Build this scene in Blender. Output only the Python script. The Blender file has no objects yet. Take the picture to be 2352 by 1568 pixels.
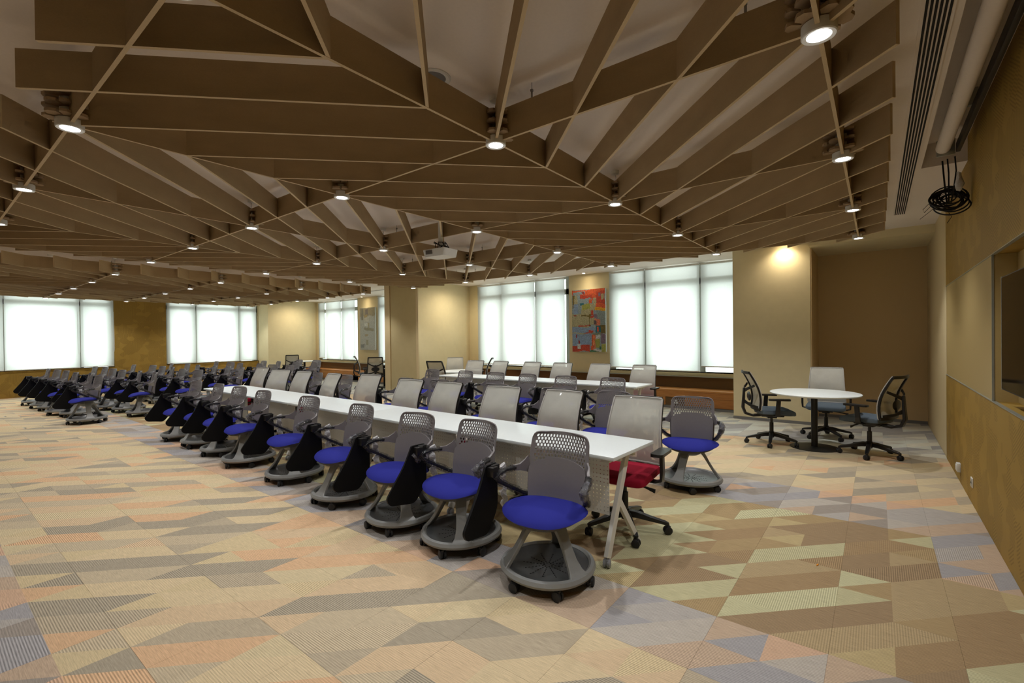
import bpy, bmesh, math, random
from mathutils import Vector, Matrix
random.seed(7)
PI = math.pi
scn = bpy.context.scene
C = scn.collection
H = 1.515                                   # eye height

# ------------------------------------------------------------------ camera, sky, exposure
YAW, PIT, ROL, F = 0.6608, -0.0072, -0.0115, 1078.7
fw = Vector((-math.sin(YAW)*math.cos(PIT), math.cos(YAW)*math.cos(PIT), math.sin(PIT)))
rr = Vector((math.cos(YAW), math.sin(YAW), 0)); uu = rr.cross(fw)
RR = rr*math.cos(ROL)+uu*math.sin(ROL); UU = -rr*math.sin(ROL)+uu*math.cos(ROL)
cam = bpy.data.cameras.new('camera'); co = bpy.data.objects.new('camera', cam); C.objects.link(co)
cam.sensor_width = 36; cam.lens = F/2352*36; cam.clip_start = .05; cam.clip_end = 200
mw = Matrix((RR, UU, -fw)).transposed().to_4x4(); mw.translation = (0, 0, H)
co.matrix_world = mw
scn.camera = co
w = bpy.data.worlds.new('overcast_sky'); scn.world = w; w.use_nodes = True
w.node_tree.nodes['Background'].inputs[0].default_value = (.97, 1.0, .99, 1)
w.node_tree.nodes['Background'].inputs[1].default_value = 3.3
LAMP, SPOT = 40.0, 60.0                     # radiance of the downlight diffusers, power of the bulbs behind them
vs = scn.view_settings
vs.view_transform = 'Standard'; vs.look = 'None'; vs.gamma = 1; vs.use_curve_mapping = False
vs.exposure = 0.13
scn.cycles.use_denoising = True
scn.cycles.use_adaptive_sampling = True; scn.cycles.adaptive_threshold = .05; scn.cycles.adaptive_min_samples = 16
scn.cycles.max_bounces = 6; scn.cycles.diffuse_bounces = 4; scn.cycles.glossy_bounces = 3
scn.cycles.transmission_bounces = 4; scn.cycles.transparent_max_bounces = 12
scn.cycles.sample_clamp_indirect = 6; scn.cycles.caustics_reflective = False; scn.cycles.caustics_refractive = False

def pray(px, py): return fw*F + RR*(px-1176) + UU*(784-py)
def un(px, py, z):                          # measured pixel -> point at height z
    v = pray(px, py); t = (z-H)/v.z
    return Vector((v.x*t, v.y*t, z))

# ------------------------------------------------------------------ materials
def srgb(r, g, b):
    f = lambda c: (c/255/12.92 if c <= 10 else ((c/255+.055)/1.055)**2.4)
    return (f(r), f(g), f(b), 1)
class N:
    def __init__(s, m): s.t = m.node_tree; s.b = s.t.nodes.get('Principled BSDF'); s.out = s.t.nodes.get('Material Output')
    def n(s, ty, **k):
        d = s.t.nodes.new(ty)
        for a, v in k.items(): setattr(d, a, v)
        return d
    def l(s, a, b): s.t.links.new(a, b)
    def v(s, x, sock):
        if isinstance(x, (int, float)): sock.default_value = x
        elif isinstance(x, tuple): sock.default_value = x
        else: s.l(x, sock)
    def m(s, op, a, b=None, c=None, clamp=False):
        d = s.n('ShaderNodeMath', operation=op, use_clamp=clamp); s.v(a, d.inputs[0])
        if b is not None: s.v(b, d.inputs[1])
        if c is not None: s.v(c, d.inputs[2])
        return d.outputs[0]
    def mix(s, f, a, b, t='MIX'):
        d = s.n('ShaderNodeMix', data_type='RGBA', blend_type=t); s.v(f, d.inputs[0]); s.v(a, d.inputs[6]); s.v(b, d.inputs[7])
        return d.outputs[2]
def mat(name, col, rough=.5, metal=0, spec=.5, noise=0, nscale=60, bump=0, bscale=300, coat=0):
    m = bpy.data.materials.new(name); m.use_nodes = True; q = N(m); b = q.b
    b.inputs['Roughness'].default_value = rough; b.inputs['Metallic'].default_value = metal
    b.inputs['Specular IOR Level'].default_value = spec; b.inputs['Coat Weight'].default_value = coat
    tc = q.n('ShaderNodeTexCoord')
    nz = q.n('ShaderNodeTexNoise'); nz.inputs['Scale'].default_value = nscale; nz.inputs['Detail'].default_value = 3
    q.l(tc.outputs['Object'], nz.inputs['Vector'])
    a = max(noise, .04)
    c1 = tuple(c*(1-a) for c in col[:3])+(1,); c2 = tuple(min(1, c*(1+a)) for c in col[:3])+(1,)
    q.l(q.mix(nz.outputs[0], c1, c2), b.inputs['Base Color'])
    if bump:
        n2 = q.n('ShaderNodeTexNoise'); n2.inputs['Scale'].default_value = bscale; n2.inputs['Detail'].default_value = 2
        q.l(tc.outputs['Object'], n2.inputs['Vector'])
        bp = q.n('ShaderNodeBump'); bp.inputs['Strength'].default_value = bump; bp.inputs['Distance'].default_value = .002
        q.l(n2.outputs[0], bp.inputs['Height']); q.l(bp.outputs[0], b.inputs['Normal'])
    return m
M = {}
M['shell'] = mat('grey_plastic_shell', srgb(130, 126, 128), .42, bump=.15)
M['base'] = mat('grey_plastic_base', srgb(130, 131, 130), .38, bump=.2)
M['tray'] = mat('dark_grey_tray', srgb(84, 86, 88), .35)
M['blue'] = mat('royal_blue_fabric', srgb(44, 48, 142), .9, spec=.15, noise=.12, nscale=900, bump=.5, bscale=1500)
M['red'] = mat('dark_red_fabric', srgb(150, 24, 48), .9, spec=.15, noise=.12, nscale=900, bump=.5, bscale=1500)
M['slate'] = mat('slate_blue_fabric', srgb(92, 104, 116), .9, spec=.15, noise=.12, nscale=900, bump=.5, bscale=1500)
M['black'] = mat('black_plastic', srgb(24, 24, 26), .4)
M['black_matte'] = mat('black_tablet', srgb(12, 12, 14), .6, spec=.25)
M['rubber'] = mat('black_rubber', srgb(30, 30, 32), .5)
M['chrome'] = mat('chrome', (.75, .75, .75, 1), .15, 1)
M['white'] = mat('white_laminate', srgb(230, 238, 240), .35)
M['edge'] = mat('pale_table_edge', srgb(206, 208, 206), .5)
M['wsteel'] = mat('white_powder_steel', srgb(214, 213, 208), .4)
M['gcaster'] = mat('grey_caster', srgb(140, 142, 146), .45)
M['mesh_frame'] = mat('mesh_rim', srgb(186, 184, 180), .7)
M['bsteel'] = mat('black_powder_steel', srgb(18, 18, 19), .45)
M['ceiling'] = mat('ceiling_paint', srgb(236, 226, 216), .9, spec=.1)
M['cream'] = mat('cream_wallpaper', srgb(222, 208, 168), .85, spec=.15, noise=.05, nscale=8, bump=.15, bscale=500)
M['tan'] = mat('tan_wall_panel', srgb(188, 174, 134), .8, spec=.2, noise=.06, nscale=6, bump=.2, bscale=400)
M['tan_light'] = mat('light_tan_trim', srgb(208, 190, 150), .7)
M['taupe'] = mat('taupe_alcove_paint', srgb(214, 188, 144), .85, spec=.15, bump=.15, bscale=500)
M['panel'] = mat('sand_glass_panel', srgb(186, 164, 112), .35, spec=.4)
M['brown'] = mat('brown_recess', srgb(112, 84, 48), .7)
M['alu'] = mat('aluminium_trim', srgb(180, 184, 178), .35, .6)
M['dark'] = mat('dark_void', srgb(20, 18, 16), .8)
M['plastic_w'] = mat('white_plastic', srgb(226, 226, 222), .4)
M['screen'] = mat('black_screen', srgb(8, 7, 7), .08, spec=.6)
M['grey_base'] = mat('grey_skirting', srgb(120, 118, 116), .5)
M['cable'] = mat('black_cable', srgb(16, 17, 22), .45)
M['orange'] = mat('orange_scrap', srgb(236, 150, 20), .6)
M['steel'] = mat('galvanised_steel', srgb(140, 138, 134), .4, .8)

def mdf(name, col):
    m = mat(name, col, .75, spec=.2); q = N(m)
    tc = q.n('ShaderNodeTexCoord'); mp = q.n('ShaderNodeMapping'); mp.inputs['Scale'].default_value = (1, 1, 3)
    q.l(tc.outputs['Object'], mp.inputs[0])
    a = q.n('ShaderNodeTexNoise'); a.inputs['Scale'].default_value = 3; a.inputs['Detail'].default_value = 4
    b = q.n('ShaderNodeTexNoise'); b.inputs['Scale'].default_value = 160; b.inputs['Detail'].default_value = 3
    q.l(mp.outputs[0], a.inputs[0]); q.l(mp.outputs[0], b.inputs[0])
    c = q.mix(a.outputs[0], tuple(x*.72 for x in col[:3])+(1,), tuple(x*1.25 for x in col[:3])+(1,))
    c = q.mix(q.m('MULTIPLY', b.outputs[0], .55), c, tuple(min(1, x*1.5) for x in col[:3])+(1,))
    q.l(c, q.b.inputs['Base Color'])
    return m
M['mdf'] = mdf('brown_board', srgb(162, 140, 106))
M['mdf_edge'] = mdf('board_disc', srgb(160, 138, 110))

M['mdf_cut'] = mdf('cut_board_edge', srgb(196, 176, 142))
def emission(name, col, s):
    m = bpy.data.materials.new(name); m.use_nodes = True; q = N(m)
    e = q.n('ShaderNodeEmission'); e.inputs[0].default_value = col; e.inputs[1].default_value = s
    q.l(e.outputs[0], q.out.inputs[0]); return m
M['lamp'] = emission('lamp_diffuser', (1, .98, .95, 1), LAMP)
M['wash'] = emission('wall_wash_diffuser', (1, .80, .52, 1), 150)

def mesh_fabric():
    m = mat('grey_mesh_fabric', srgb(206, 206, 198), .6, spec=.4, coat=.25); q = N(m)
    tr = q.n('ShaderNodeBsdfTransparent'); tr.inputs[0].default_value = (.9, .88, .82, 1)
    mx = q.n('ShaderNodeMixShader')
    tc = q.n('ShaderNodeTexCoord'); nz = q.n('ShaderNodeTexNoise'); nz.inputs['Scale'].default_value = 7
    q.l(tc.outputs['Object'], nz.inputs[0])
    f = q.m('MULTIPLY_ADD', nz.outputs[0], .24, .05)
    q.v(f, mx.inputs[0]); q.l(q.b.outputs[0], mx.inputs[1]); q.l(tr.outputs[0], mx.inputs[2]); q.l(mx.outputs[0], q.out.inputs[0])
    return m
M['mesh'] = mesh_fabric()
def film(name, clear, col):
    m = mat(name, col, .12, spec=.9); q = N(m)
    tc = q.n('ShaderNodeTexCoord')
    nz = q.n('ShaderNodeTexNoise'); nz.inputs['Scale'].default_value = 45; nz.inputs['Detail'].default_value = 4; nz.inputs['Distortion'].default_value = 1.5
    q.l(tc.outputs['Object'], nz.inputs[0])
    bp = q.n('ShaderNodeBump'); bp.inputs['Strength'].default_value = 1; bp.inputs['Distance'].default_value = .01
    q.l(nz.outputs[0], bp.inputs['Height']); q.l(bp.outputs[0], q.b.inputs['Normal'])
    tr = q.n('ShaderNodeBsdfTransparent'); mx = q.n('ShaderNodeMixShader')
    r = q.n('ShaderNodeMapRange'); r.inputs[1].default_value = .45; r.inputs[2].default_value = .62; r.inputs[3].default_value = clear; r.inputs[4].default_value = clear*.35
    q.l(nz.outputs[0], r.inputs[0])
    q.l(r.outputs[0], mx.inputs[0]); q.l(q.b.outputs[0], mx.inputs[1]); q.l(tr.outputs[0], mx.inputs[2]); q.l(mx.outputs[0], q.out.inputs[0])
    return m
M['film'] = film('clear_film', .9, srgb(52, 52, 58))
M['film_s'] = film('silver_film', .5, srgb(120, 120, 128))
M['film_w'] = film('white_film', .22, srgb(222, 222, 226))
def glass():
    m = bpy.data.materials.new('window_glass'); m.use_nodes = True; q = N(m)
    tr = q.n('ShaderNodeBsdfTransparent'); tr.inputs[0].default_value = (.92, .97, .95, 1)
    g = q.n('ShaderNodeBsdfGlossy'); g.inputs['Roughness'].default_value = .03
    mx = q.n('ShaderNodeMixShader'); mx.inputs[0].default_value = .06
    q.l(tr.outputs[0], mx.inputs[1]); q.l(g.outputs[0], mx.inputs[2]); q.l(mx.outputs[0], q.out.inputs[0]); return m
M['glass'] = glass()
def blind(k=1.0):
    m = bpy.data.materials.new('blind_fabric'); m.use_nodes = True; q = N(m)
    tc = q.n('ShaderNodeTexCoord'); wv = q.n('ShaderNodeTexNoise'); wv.inputs['Scale'].default_value = 120
    mp = q.n('ShaderNodeMapping'); mp.inputs['Scale'].default_value = (1, 1, .2); q.l(tc.outputs['Object'], mp.inputs[0]); q.l(mp.outputs[0], wv.inputs[0])
    c = q.mix(wv.outputs[0], (.74*k, .75*k, .72*k, 1), (.84*k, .85*k, .82*k, 1))
    t = q.n('ShaderNodeBsdfTranslucent'); d = q.n('ShaderNodeBsdfDiffuse'); d.inputs[0].default_value = (.72, .72, .66, 1)
    x = q.n('ShaderNodeBsdfTransparent'); x.inputs[0].default_value = (1, 1, 1, 1)
    q.l(c, t.inputs[0])
    a = q.n('ShaderNodeMixShader'); a.inputs[0].default_value = .30; q.l(t.outputs[0], a.inputs[1]); q.l(d.outputs[0], a.inputs[2])
    b = q.n('ShaderNodeMixShader'); b.inputs[0].default_value = .06; q.l(a.outputs[0], b.inputs[1]); q.l(x.outputs[0], b.inputs[2])
    q.l(b.outputs[0], q.out.inputs[0]); return m
M['blind'] = blind(); M['blind_dense'] = blind(.86)

def ochre():
    m = mat('ochre_embossed_wallpaper', srgb(178, 142, 54), .62, spec=.3); q = N(m)
    g = q.n('ShaderNodeNewGeometry'); sp = q.n('ShaderNodeSeparateXYZ'); q.l(g.outputs['Position'], sp.inputs[0])
    cb = q.n('ShaderNodeCombineXYZ'); q.l(sp.outputs[1], cb.inputs[0]); q.l(sp.outputs[2], cb.inputs[1])
    vo = q.n('ShaderNodeTexVoronoi', distance='MANHATTAN'); vo.inputs['Scale'].default_value = 5.0; q.l(cb.outputs[0], vo.inputs['Vector'])
    se = q.n('ShaderNodeSeparateColor'); q.l(vo.outputs['Color'], se.inputs[0])
    an = q.m('MULTIPLY', q.m('FLOOR', q.m('MULTIPLY', se.outputs[0], 6)), PI/3)
    u = q.m('ADD', q.m('MULTIPLY', sp.outputs[1], q.m('COSINE', an)), q.m('MULTIPLY', sp.outputs[2], q.m('SINE', an)))
    st = q.m('GREATER_THAN', q.m('FRACT', q.m('MULTIPLY', u, 46)), .55)
    on = q.m('GREATER_THAN', se.outputs[1], .35)
    v2 = q.n('ShaderNodeTexVoronoi', distance='MANHATTAN', feature='SMOOTH_F1'); v2.inputs['Scale'].default_value = 6.0; v2.inputs['Smoothness'].default_value = .0
    q.l(cb.outputs[0], v2.inputs['Vector'])
    h = q.m('ADD', q.m('MULTIPLY', q.m('MULTIPLY', st, on), .45), q.m('MULTIPLY', se.outputs[2], .35))
    bp = q.n('ShaderNodeBump'); bp.inputs['Strength'].default_value = 1; bp.inputs['Distance'].default_value = .01
    q.l(h, bp.inputs['Height']); q.l(bp.outputs[0], q.b.inputs['Normal'])
    nz = q.n('ShaderNodeTexNoise'); nz.inputs['Scale'].default_value = 2.0
    c = q.mix(nz.outputs[0], srgb(156, 124, 54), srgb(172, 140, 66))
    c = q.mix(q.m('ADD', q.m('MULTIPLY', q.m('MULTIPLY', st, on), .45), q.m('MULTIPLY', se.outputs[2], .05)), c, srgb(112, 84, 30))
    q.l(c, q.b.inputs['Base Color'])
    return m
M['ochre'] = ochre()

def wood():
    m = mat('honey_wood', srgb(196, 132, 66), .4, spec=.4); q = N(m)
    g = q.n('ShaderNodeNewGeometry'); mp = q.n('ShaderNodeMapping'); mp.inputs['Scale'].default_value = (1.2, 6, 14); q.l(g.outputs['Position'], mp.inputs[0])
    nz = q.n('ShaderNodeTexNoise'); nz.inputs['Scale'].default_value = 4; nz.inputs['Detail'].default_value = 6; q.l(mp.outputs[0], nz.inputs[0])
    oi = q.n('ShaderNodeObjectInfo')
    c = q.mix(nz.outputs[0], srgb(168, 100, 44), srgb(222, 162, 92))
    c = q.mix(q.m('MULTIPLY', oi.outputs['Random'], .45), c, srgb(150, 86, 36))
    q.l(c, q.b.inputs['Base Color']); return m
M['wood'] = wood()

def carpet():
    m = mat('patchwork_carpet', srgb(190, 160, 130), .95, spec=.1); q = N(m)
    g = q.n('ShaderNodeNewGeometry'); sp = q.n('ShaderNodeSeparateXYZ'); q.l(g.outputs['Position'], sp.inputs[0])
    X, Y = sp.outputs[0], sp.outputs[1]
    def hsh(a, b, c):
        cb = q.n('ShaderNodeCombineXYZ'); q.v(a, cb.inputs[0]); q.v(b, cb.inputs[1]); q.v(c, cb.inputs[2])
        wn = q.n('ShaderNodeTexWhiteNoise', noise_dimensions='3D'); q.l(cb.outputs[0], wn.inputs[0]); return wn
    fl = lambda v_: q.m('FLOOR', q.m('ADD', v_, .0005))
    x = q.m('ADD', X, .19); y = q.m('SUBTRACT', Y, .66)
    d = fl(q.m('DIVIDE', q.m('SUBTRACT', y, x), .25))          # diagonal strips a quarter metre wide
    blk = fl(q.m('DIVIDE', x, 1.5))
    hd = hsh(d, blk, 3.3); sr = q.n('ShaderNodeSeparateColor'); q.l(hd.outputs['Color'], sr.inputs[0])
    st = lambda v_: q.m('MULTIPLY', q.m('GREATER_THAN', v_, .5), .25)
    ia = fl(q.m('DIVIDE', q.m('ADD', x, st(sr.outputs[0])), .5))
    ib = fl(q.m('DIVIDE', q.m('ADD', y, st(sr.outputs[1])), .5))
    ib = q.m('MULTIPLY', ib, q.m('GREATER_THAN', sr.outputs[2], .15))
    i2 = fl(q.m('DIVIDE', x, 1.0)); j = fl(q.m('DIVIDE', y, .5))
    code = q.m('ADD', q.m('MULTIPLY', ia, 1.7), q.m('MULTIPLY', ib, 31.3))
    hc = hsh(code, d, 9.1)
    sc = q.n('ShaderNodeSeparateColor'); q.l(hc.outputs['Color'], sc.inputs[0])
    def ramp(cols, f):
        r = q.n('ShaderNodeValToRGB'); r.color_ramp.interpolation = 'CONSTANT'
        e = r.color_ramp.elements
        while len(e) < len(cols): e.new(.5)
        for k, c in enumerate(cols): e[k].position = k/len(cols); e[k].color = c
        q.l(f, r.inputs[0]); return r.outputs[0]
    P1 = ramp([srgb(204, 180, 148), srgb(206, 187, 153), srgb(202, 184, 148), srgb(178, 165, 143), srgb(208, 173, 138), srgb(190, 175, 149), srgb(202, 186, 152), srgb(164, 154, 136)], sc.outputs[0])
    P2 = ramp([srgb(166, 144, 108), srgb(182, 164, 124), srgb(184, 178, 142), srgb(158, 134, 102), srgb(172, 152, 118), srgb(190, 186, 150), srgb(152, 130, 102)], sc.outputs[0])
    P3 = ramp([srgb(172, 166, 160), srgb(186, 164, 142), srgb(160, 157, 158), srgb(200, 168, 142), srgb(180, 172, 162), srgb(154, 145, 136)], sc.outputs[0])
    P4 = ramp([srgb(166, 166, 162), srgb(188, 190, 180), srgb(176, 172, 162), srgb(150, 148, 146), srgb(196, 192, 176)], sc.outputs[0])
    def between(v, a, b): return q.m('MULTIPLY', q.m('GREATER_THAN', v, a), q.m('LESS_THAN', v, b))
    c = P1
    zone3 = between(Y, 2.16, 5.41)
    c = q.mix(zone3, c, P3)
    zone2 = between(Y, 2.66, 4.66)
    lim = q.m('LESS_THAN', X, q.m('ADD', .31, q.m('MULTIPLY', q.m('LESS_THAN', Y, 3.9), 1.0)))
    c = q.mix(q.m('MULTIPLY', zone2, lim), c, P2)
    far = between(Y, 7.66, 12)
    c = q.mix(far, c, P4)
    c = q.mix(q.m('LESS_THAN', Y, .41), c, P3)
    # yarn: fine lines along one of the two tile directions, stronger in some patches
    sx = q.m('SINE', q.m('MULTIPLY', X, 2*PI/.011)); sy = q.m('SINE', q.m('MULTIPLY', Y, 2*PI/.011))
    pick = q.m('GREATER_THAN', sc.outputs[1], q.m('SUBTRACT', 1.1, q.m('MULTIPLY', zone2, .4)))
    ln = q.m('ADD', q.m('MULTIPLY', sy, q.m('SUBTRACT', 1.0, pick)), q.m('MULTIPLY', sx, pick))
    amp = q.m('MULTIPLY', q.m('POWER', sc.outputs[2], 2.0), .34)
    nz = q.n('ShaderNodeTexNoise'); nz.inputs['Scale'].default_value = 1; nz.inputs['Detail'].default_value = 3
    mp = q.n('ShaderNodeMapping'); mp.inputs['Scale'].default_value = (14, 260, 1); q.l(g.outputs['Position'], mp.inputs[0]); q.l(mp.outputs[0], nz.inputs[0])
    n2 = q.n('ShaderNodeTexNoise'); n2.inputs['Scale'].default_value = 420; q.l(g.outputs['Position'], n2.inputs[0])
    val = q.m('ADD', 1.0, q.m('ADD', q.m('MULTIPLY', ln, amp), q.m('ADD', q.m('MULTIPLY', q.m('SUBTRACT', nz.outputs[0], .5), .8), q.m('MULTIPLY', q.m('SUBTRACT', n2.outputs[0], .5), .5))))
    cb = q.n('ShaderNodeCombineColor')
    for k in range(3): q.l(val, cb.inputs[k])
    c = q.mix(1.0, c, cb.outputs[0], 'MULTIPLY')
    q.l(c, q.b.inputs['Base Color'])
    bp = q.n('ShaderNodeBump'); bp.inputs['Strength'].default_value = .5; bp.inputs['Distance'].default_value = .002
    q.l(val, bp.inputs['Height']); q.l(bp.outputs[0], q.b.inputs['Normal'])
    return m
M['carpet'] = carpet()
def perforated():
    m = mat('perforated_white_steel', srgb(240, 241, 238), .45); q = N(m)
    tc = q.n('ShaderNodeTexCoord'); sp = q.n('ShaderNodeSeparateXYZ'); q.l(tc.outputs['Object'], sp.inputs[0])
    fx = q.m('SUBTRACT', q.m('FRACT', q.m('MULTIPLY', sp.outputs[0], 1/.028)), .5); fz = q.m('SUBTRACT', q.m('FRACT', q.m('MULTIPLY', sp.outputs[2], 1/.028)), .5)
    d = q.m('ADD', q.m('MULTIPLY', fx, fx), q.m('MULTIPLY', fz, fz))
    hole = q.m('LESS_THAN', d, .014)
    tr = q.n('ShaderNodeBsdfTransparent'); mx = q.n('ShaderNodeMixShader')
    q.l(hole, mx.inputs[0]); q.l(q.b.outputs[0], mx.inputs[1]); q.l(tr.outputs[0], mx.inputs[2]); q.l(mx.outputs[0], q.out.inputs[0]); return m
M['perf'] = perforated()

# ------------------------------------------------------------------ mesh helpers
def nb(): return bmesh.new()
def box(bm, x0, x1, y0, y1, z0, z1, bev=0):
    vs_ = [bm.verts.new((x, y, z)) for x in (x0, x1) for y in (y0, y1) for z in (z0, z1)]
    fs = [(0, 1, 3, 2), (4, 6, 7, 5), (0, 4, 5, 1), (2, 3, 7, 6), (0, 2, 6, 4), (1, 5, 7, 3)]
    out = [bm.faces.new([vs_[i] for i in f]) for f in fs]
    if bev:
        es = list({e for f in out for e in f.edges})
        bmesh.ops.bevel(bm, geom=es, offset=bev, segments=2, affect='EDGES', profile=.5)
    return vs_
def sweep(bm, pts, ws, hs, side=(0, 0, 1), cap=True, n=0):
    """rectangular (n=0) or elliptical (n>0) section along pts; ws across 'side', hs across the other way"""
    pts = [Vector(p) for p in pts]; k = len(pts)
    ws = ws if isinstance(ws, (list, tuple)) else [ws]*k; hs = hs if isinstance(hs, (list, tuple)) else [hs]*k
    rings = []
    for i, p in enumerate(pts):
        T = (pts[min(i+1, k-1)]-pts[max(i-1, 0)]).normalized()
        S = Vector(side); S = (S-T*S.dot(T)).normalized(); Q = T.cross(S)
        if n: r = [bm.verts.new(p+S*(ws[i]/2*math.cos(2*PI*a/n))+Q*(hs[i]/2*math.sin(2*PI*a/n))) for a in range(n)]
        else: r = [bm.verts.new(p+S*(a*ws[i]/2)+Q*(b*hs[i]/2)) for a, b in ((1, 1), (1, -1), (-1, -1), (-1, 1))]
        rings.append(r)
    m = len(rings[0])
    for a, b in zip(rings, rings[1:]):
        for i in range(m): bm.faces.new((a[i], a[(i+1) % m], b[(i+1) % m], b[i]))
    if cap: bm.faces.new(rings[0][::-1]); bm.faces.new(rings[-1])
def tube(bm, pts, r, n=8):
    d = Vector(pts[-1])-Vector(pts[0]); s = (0, 0, 1) if abs(d.normalized().z) < .9 else (1, .3, 0)
    sweep(bm, pts, 2*r if not isinstance(r, list) else [2*x for x in r], 2*r if not isinstance(r, list) else [2*x for x in r], s, True, n)
def lathe(bm, prof, n=24, c=(0, 0, 0), close=False, tri=0):
    rings = []
    for r, z in prof:
        if r < 1e-5: rings.append([bm.verts.new((c[0], c[1], c[2]+z))]); continue
        rings.append([bm.verts.new((c[0]+r*(1+tri*math.cos(3*a*2*PI/n))*math.cos(a*2*PI/n), c[1]+r*(1+tri*math.cos(3*a*2*PI/n))*math.sin(a*2*PI/n), c[2]+z)) for a in range(n)])
    prs = list(zip(rings, rings[1:]))
    if close: prs.append((rings[-1], rings[0]))
    for a, b in prs:
        for i in range(n):
            j = (i+1) % n
            if len(a) == 1 and len(b) == 1: continue
            if len(a) == 1: bm.faces.new((a[0], b[i], b[j]))
            elif len(b) == 1: bm.faces.new((a[i], a[j], b[0]))
            else: bm.faces.new((a[i], a[j], b[j], b[i]))
def prism(bm, poly, t, mapf):
    """poly of 2-D points extruded +-t/2; mapf(u, v, w) gives 3-D"""
    a = [bm.verts.new(mapf(u, v, -t/2)) for u, v in poly]; b = [bm.verts.new(mapf(u, v, t/2)) for u, v in poly]
    n = len(poly); bm.faces.new(a[::-1]); bm.faces.new(b)
    for i in range(n): bm.faces.new((a[i], a[(i+1) % n], b[(i+1) % n], b[i]))
def rpoly(pts, r, seg=4):
    """2-D polygon with rounded corners"""
    out = []; n = len(pts)
    for i in range(n):
        p = Vector(pts[i]); a = Vector(pts[i-1]); b = Vector(pts[(i+1) % n])
        rad = r[i] if isinstance(r, (list, tuple)) else r
        if rad <= 0: out.append(tuple(p)); continue
        da = (a-p); db = (b-p); k = min(rad, da.length*.45, db.length*.45)
        p0 = p+da.normalized()*k; p1 = p+db.normalized()*k
        for s in range(seg+1):
            t = s/seg; out.append(tuple((1-t)**2*p0+2*t*(1-t)*p+t*t*p1))
    return out
def obj(name, bm, m, parent=None, loc=(0, 0, 0), rz=0, smooth=35):
    bmesh.ops.recalc_face_normals(bm, faces=bm.faces)
    if smooth:
        cs = math.radians(smooth)
        for f in bm.faces: f.smooth = True
        for e in bm.edges:
            if len(e.link_faces) == 2: e.smooth = e.calc_face_angle(0) < cs
            else: e.smooth = False
    me = bpy.data.meshes.new(name); bm.to_mesh(me); bm.free(); me.materials.append(M[m])
    o = bpy.data.objects.new(name, me); C.objects.link(o); o.location = loc; o.rotation_euler = (0, 0, rz)
    if parent: o.parent = parent
    return o
def boxo(name, m, parent, x0, x1, y0, y1, z0, z1, bev=0):
    bm = nb(); box(bm, x0, x1, y0, y1, z0, z1, bev); return obj(name, bm, m, parent)
def tag(o, label, cat, group=None):
    o['label'] = label; o['category'] = cat
    if group: o['group'] = group
    return o
def thing(name, label, cat, loc=(0, 0, 0), rz=0, group=None):
    o = bpy.data.objects.new(name, None); C.objects.link(o); o.location = loc; o.rotation_euler = (0, 0, rz); o.empty_display_size = .1
    return tag(o, label, cat, group)
def struct(o): o['kind'] = 'structure'; return o
KIDS = {}
def kids(o):
    return [c for c in o.children]
def dup(o, parent=None):
    c = o.copy(); C.objects.link(c)
    c.parent = parent
    for k in kids(o): dup(k, c)
    return c
ORD = ['first', 'second', 'third', 'fourth', 'fifth', 'sixth', 'seventh', 'eighth', 'ninth', 'tenth', 'eleventh', 'twelfth']

# ------------------------------------------------------------------ room shell
XL, XR, YF, YW, ZC = -19.1, .66, -3.6, 10.4, H+1.57
# floor: base slab, carpet tiles as parts
floor = struct(boxo('floor', 'carpet', None, XL-.5, XR+.4, YF-.3, YW+.6, -.12, -.004))
def tile_mesh(nx=1, ny=1):
    bm = nb(); box(bm, .0005, .4995, .0005, .4995, -.004, 0); return bm
t0 = obj('carpet_tile', tile_mesh(), 'carpet', floor, smooth=0)
tiles = []
ni = range(-38, 2)
for i in ni:
    for j in range(-2, 20):
        x = -.19+.5*i; y = .66+.5*j
        if x+.5 < XL or x > XR or y > YW: continue
        p = Vector((x+.25, y+.25, -H)); d = p.dot(fw)
        vis = d > .4 and abs(1176+F*p.dot(RR)/d-1176) < 1290 and (784-F*p.dot(UU)/d) < 1690
        tiles.append((d if vis else 999+abs(x), x, y))
tiles.sort()
used = 0; rest = nb()
for d, x, y in tiles:
    x1 = min(x+.5, XR)
    if used < 290 and d < 900 and x+.5 <= XR+1e-6:
        if used == 0: o = t0
        else: o = t0.copy(); C.objects.link(o); o.parent = floor
        o.location = (x, y, 0); used += 1
    else: box(rest, x+.0005, x1-.0005, y+.0005, min(y+.5, YW)-.0005, -.004, 0)
for j in range(-8, -2): box(rest, -12, XR, .66+.5*j, .66+.5*j+.499, -.004, 0)
ro = obj('carpet_tile', rest, 'carpet', floor, smooth=0); ro['kind'] = 'stuff'

ceil = struct(boxo('ceiling', 'ceiling', None, XL-.5, .34, YF-.3, 9.05, ZC, ZC+.3))
struct(boxo('ceiling_window_side', 'ceiling', None, XL-.5, -.88, 9.05, YW+.6, ZC, ZC+.3))
struct(boxo('ceiling_alcove', 'cream', None, -.88, XR+.05, 9.05, YW+.3, ZC-.12, ZC+.3))
struct(boxo('ceiling_screen_slot_end', 'ceiling', None, .34, XR+.05, 5.95, 9.05, ZC, ZC+.3))
# recess for the projection screen along the right wall
bm = nb(); box(bm, .34, XR+.3, YF-.3, 5.95, ZC+.22, ZC+.3); struct(obj('ceiling_recess', bm, 'ceiling'))
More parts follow.
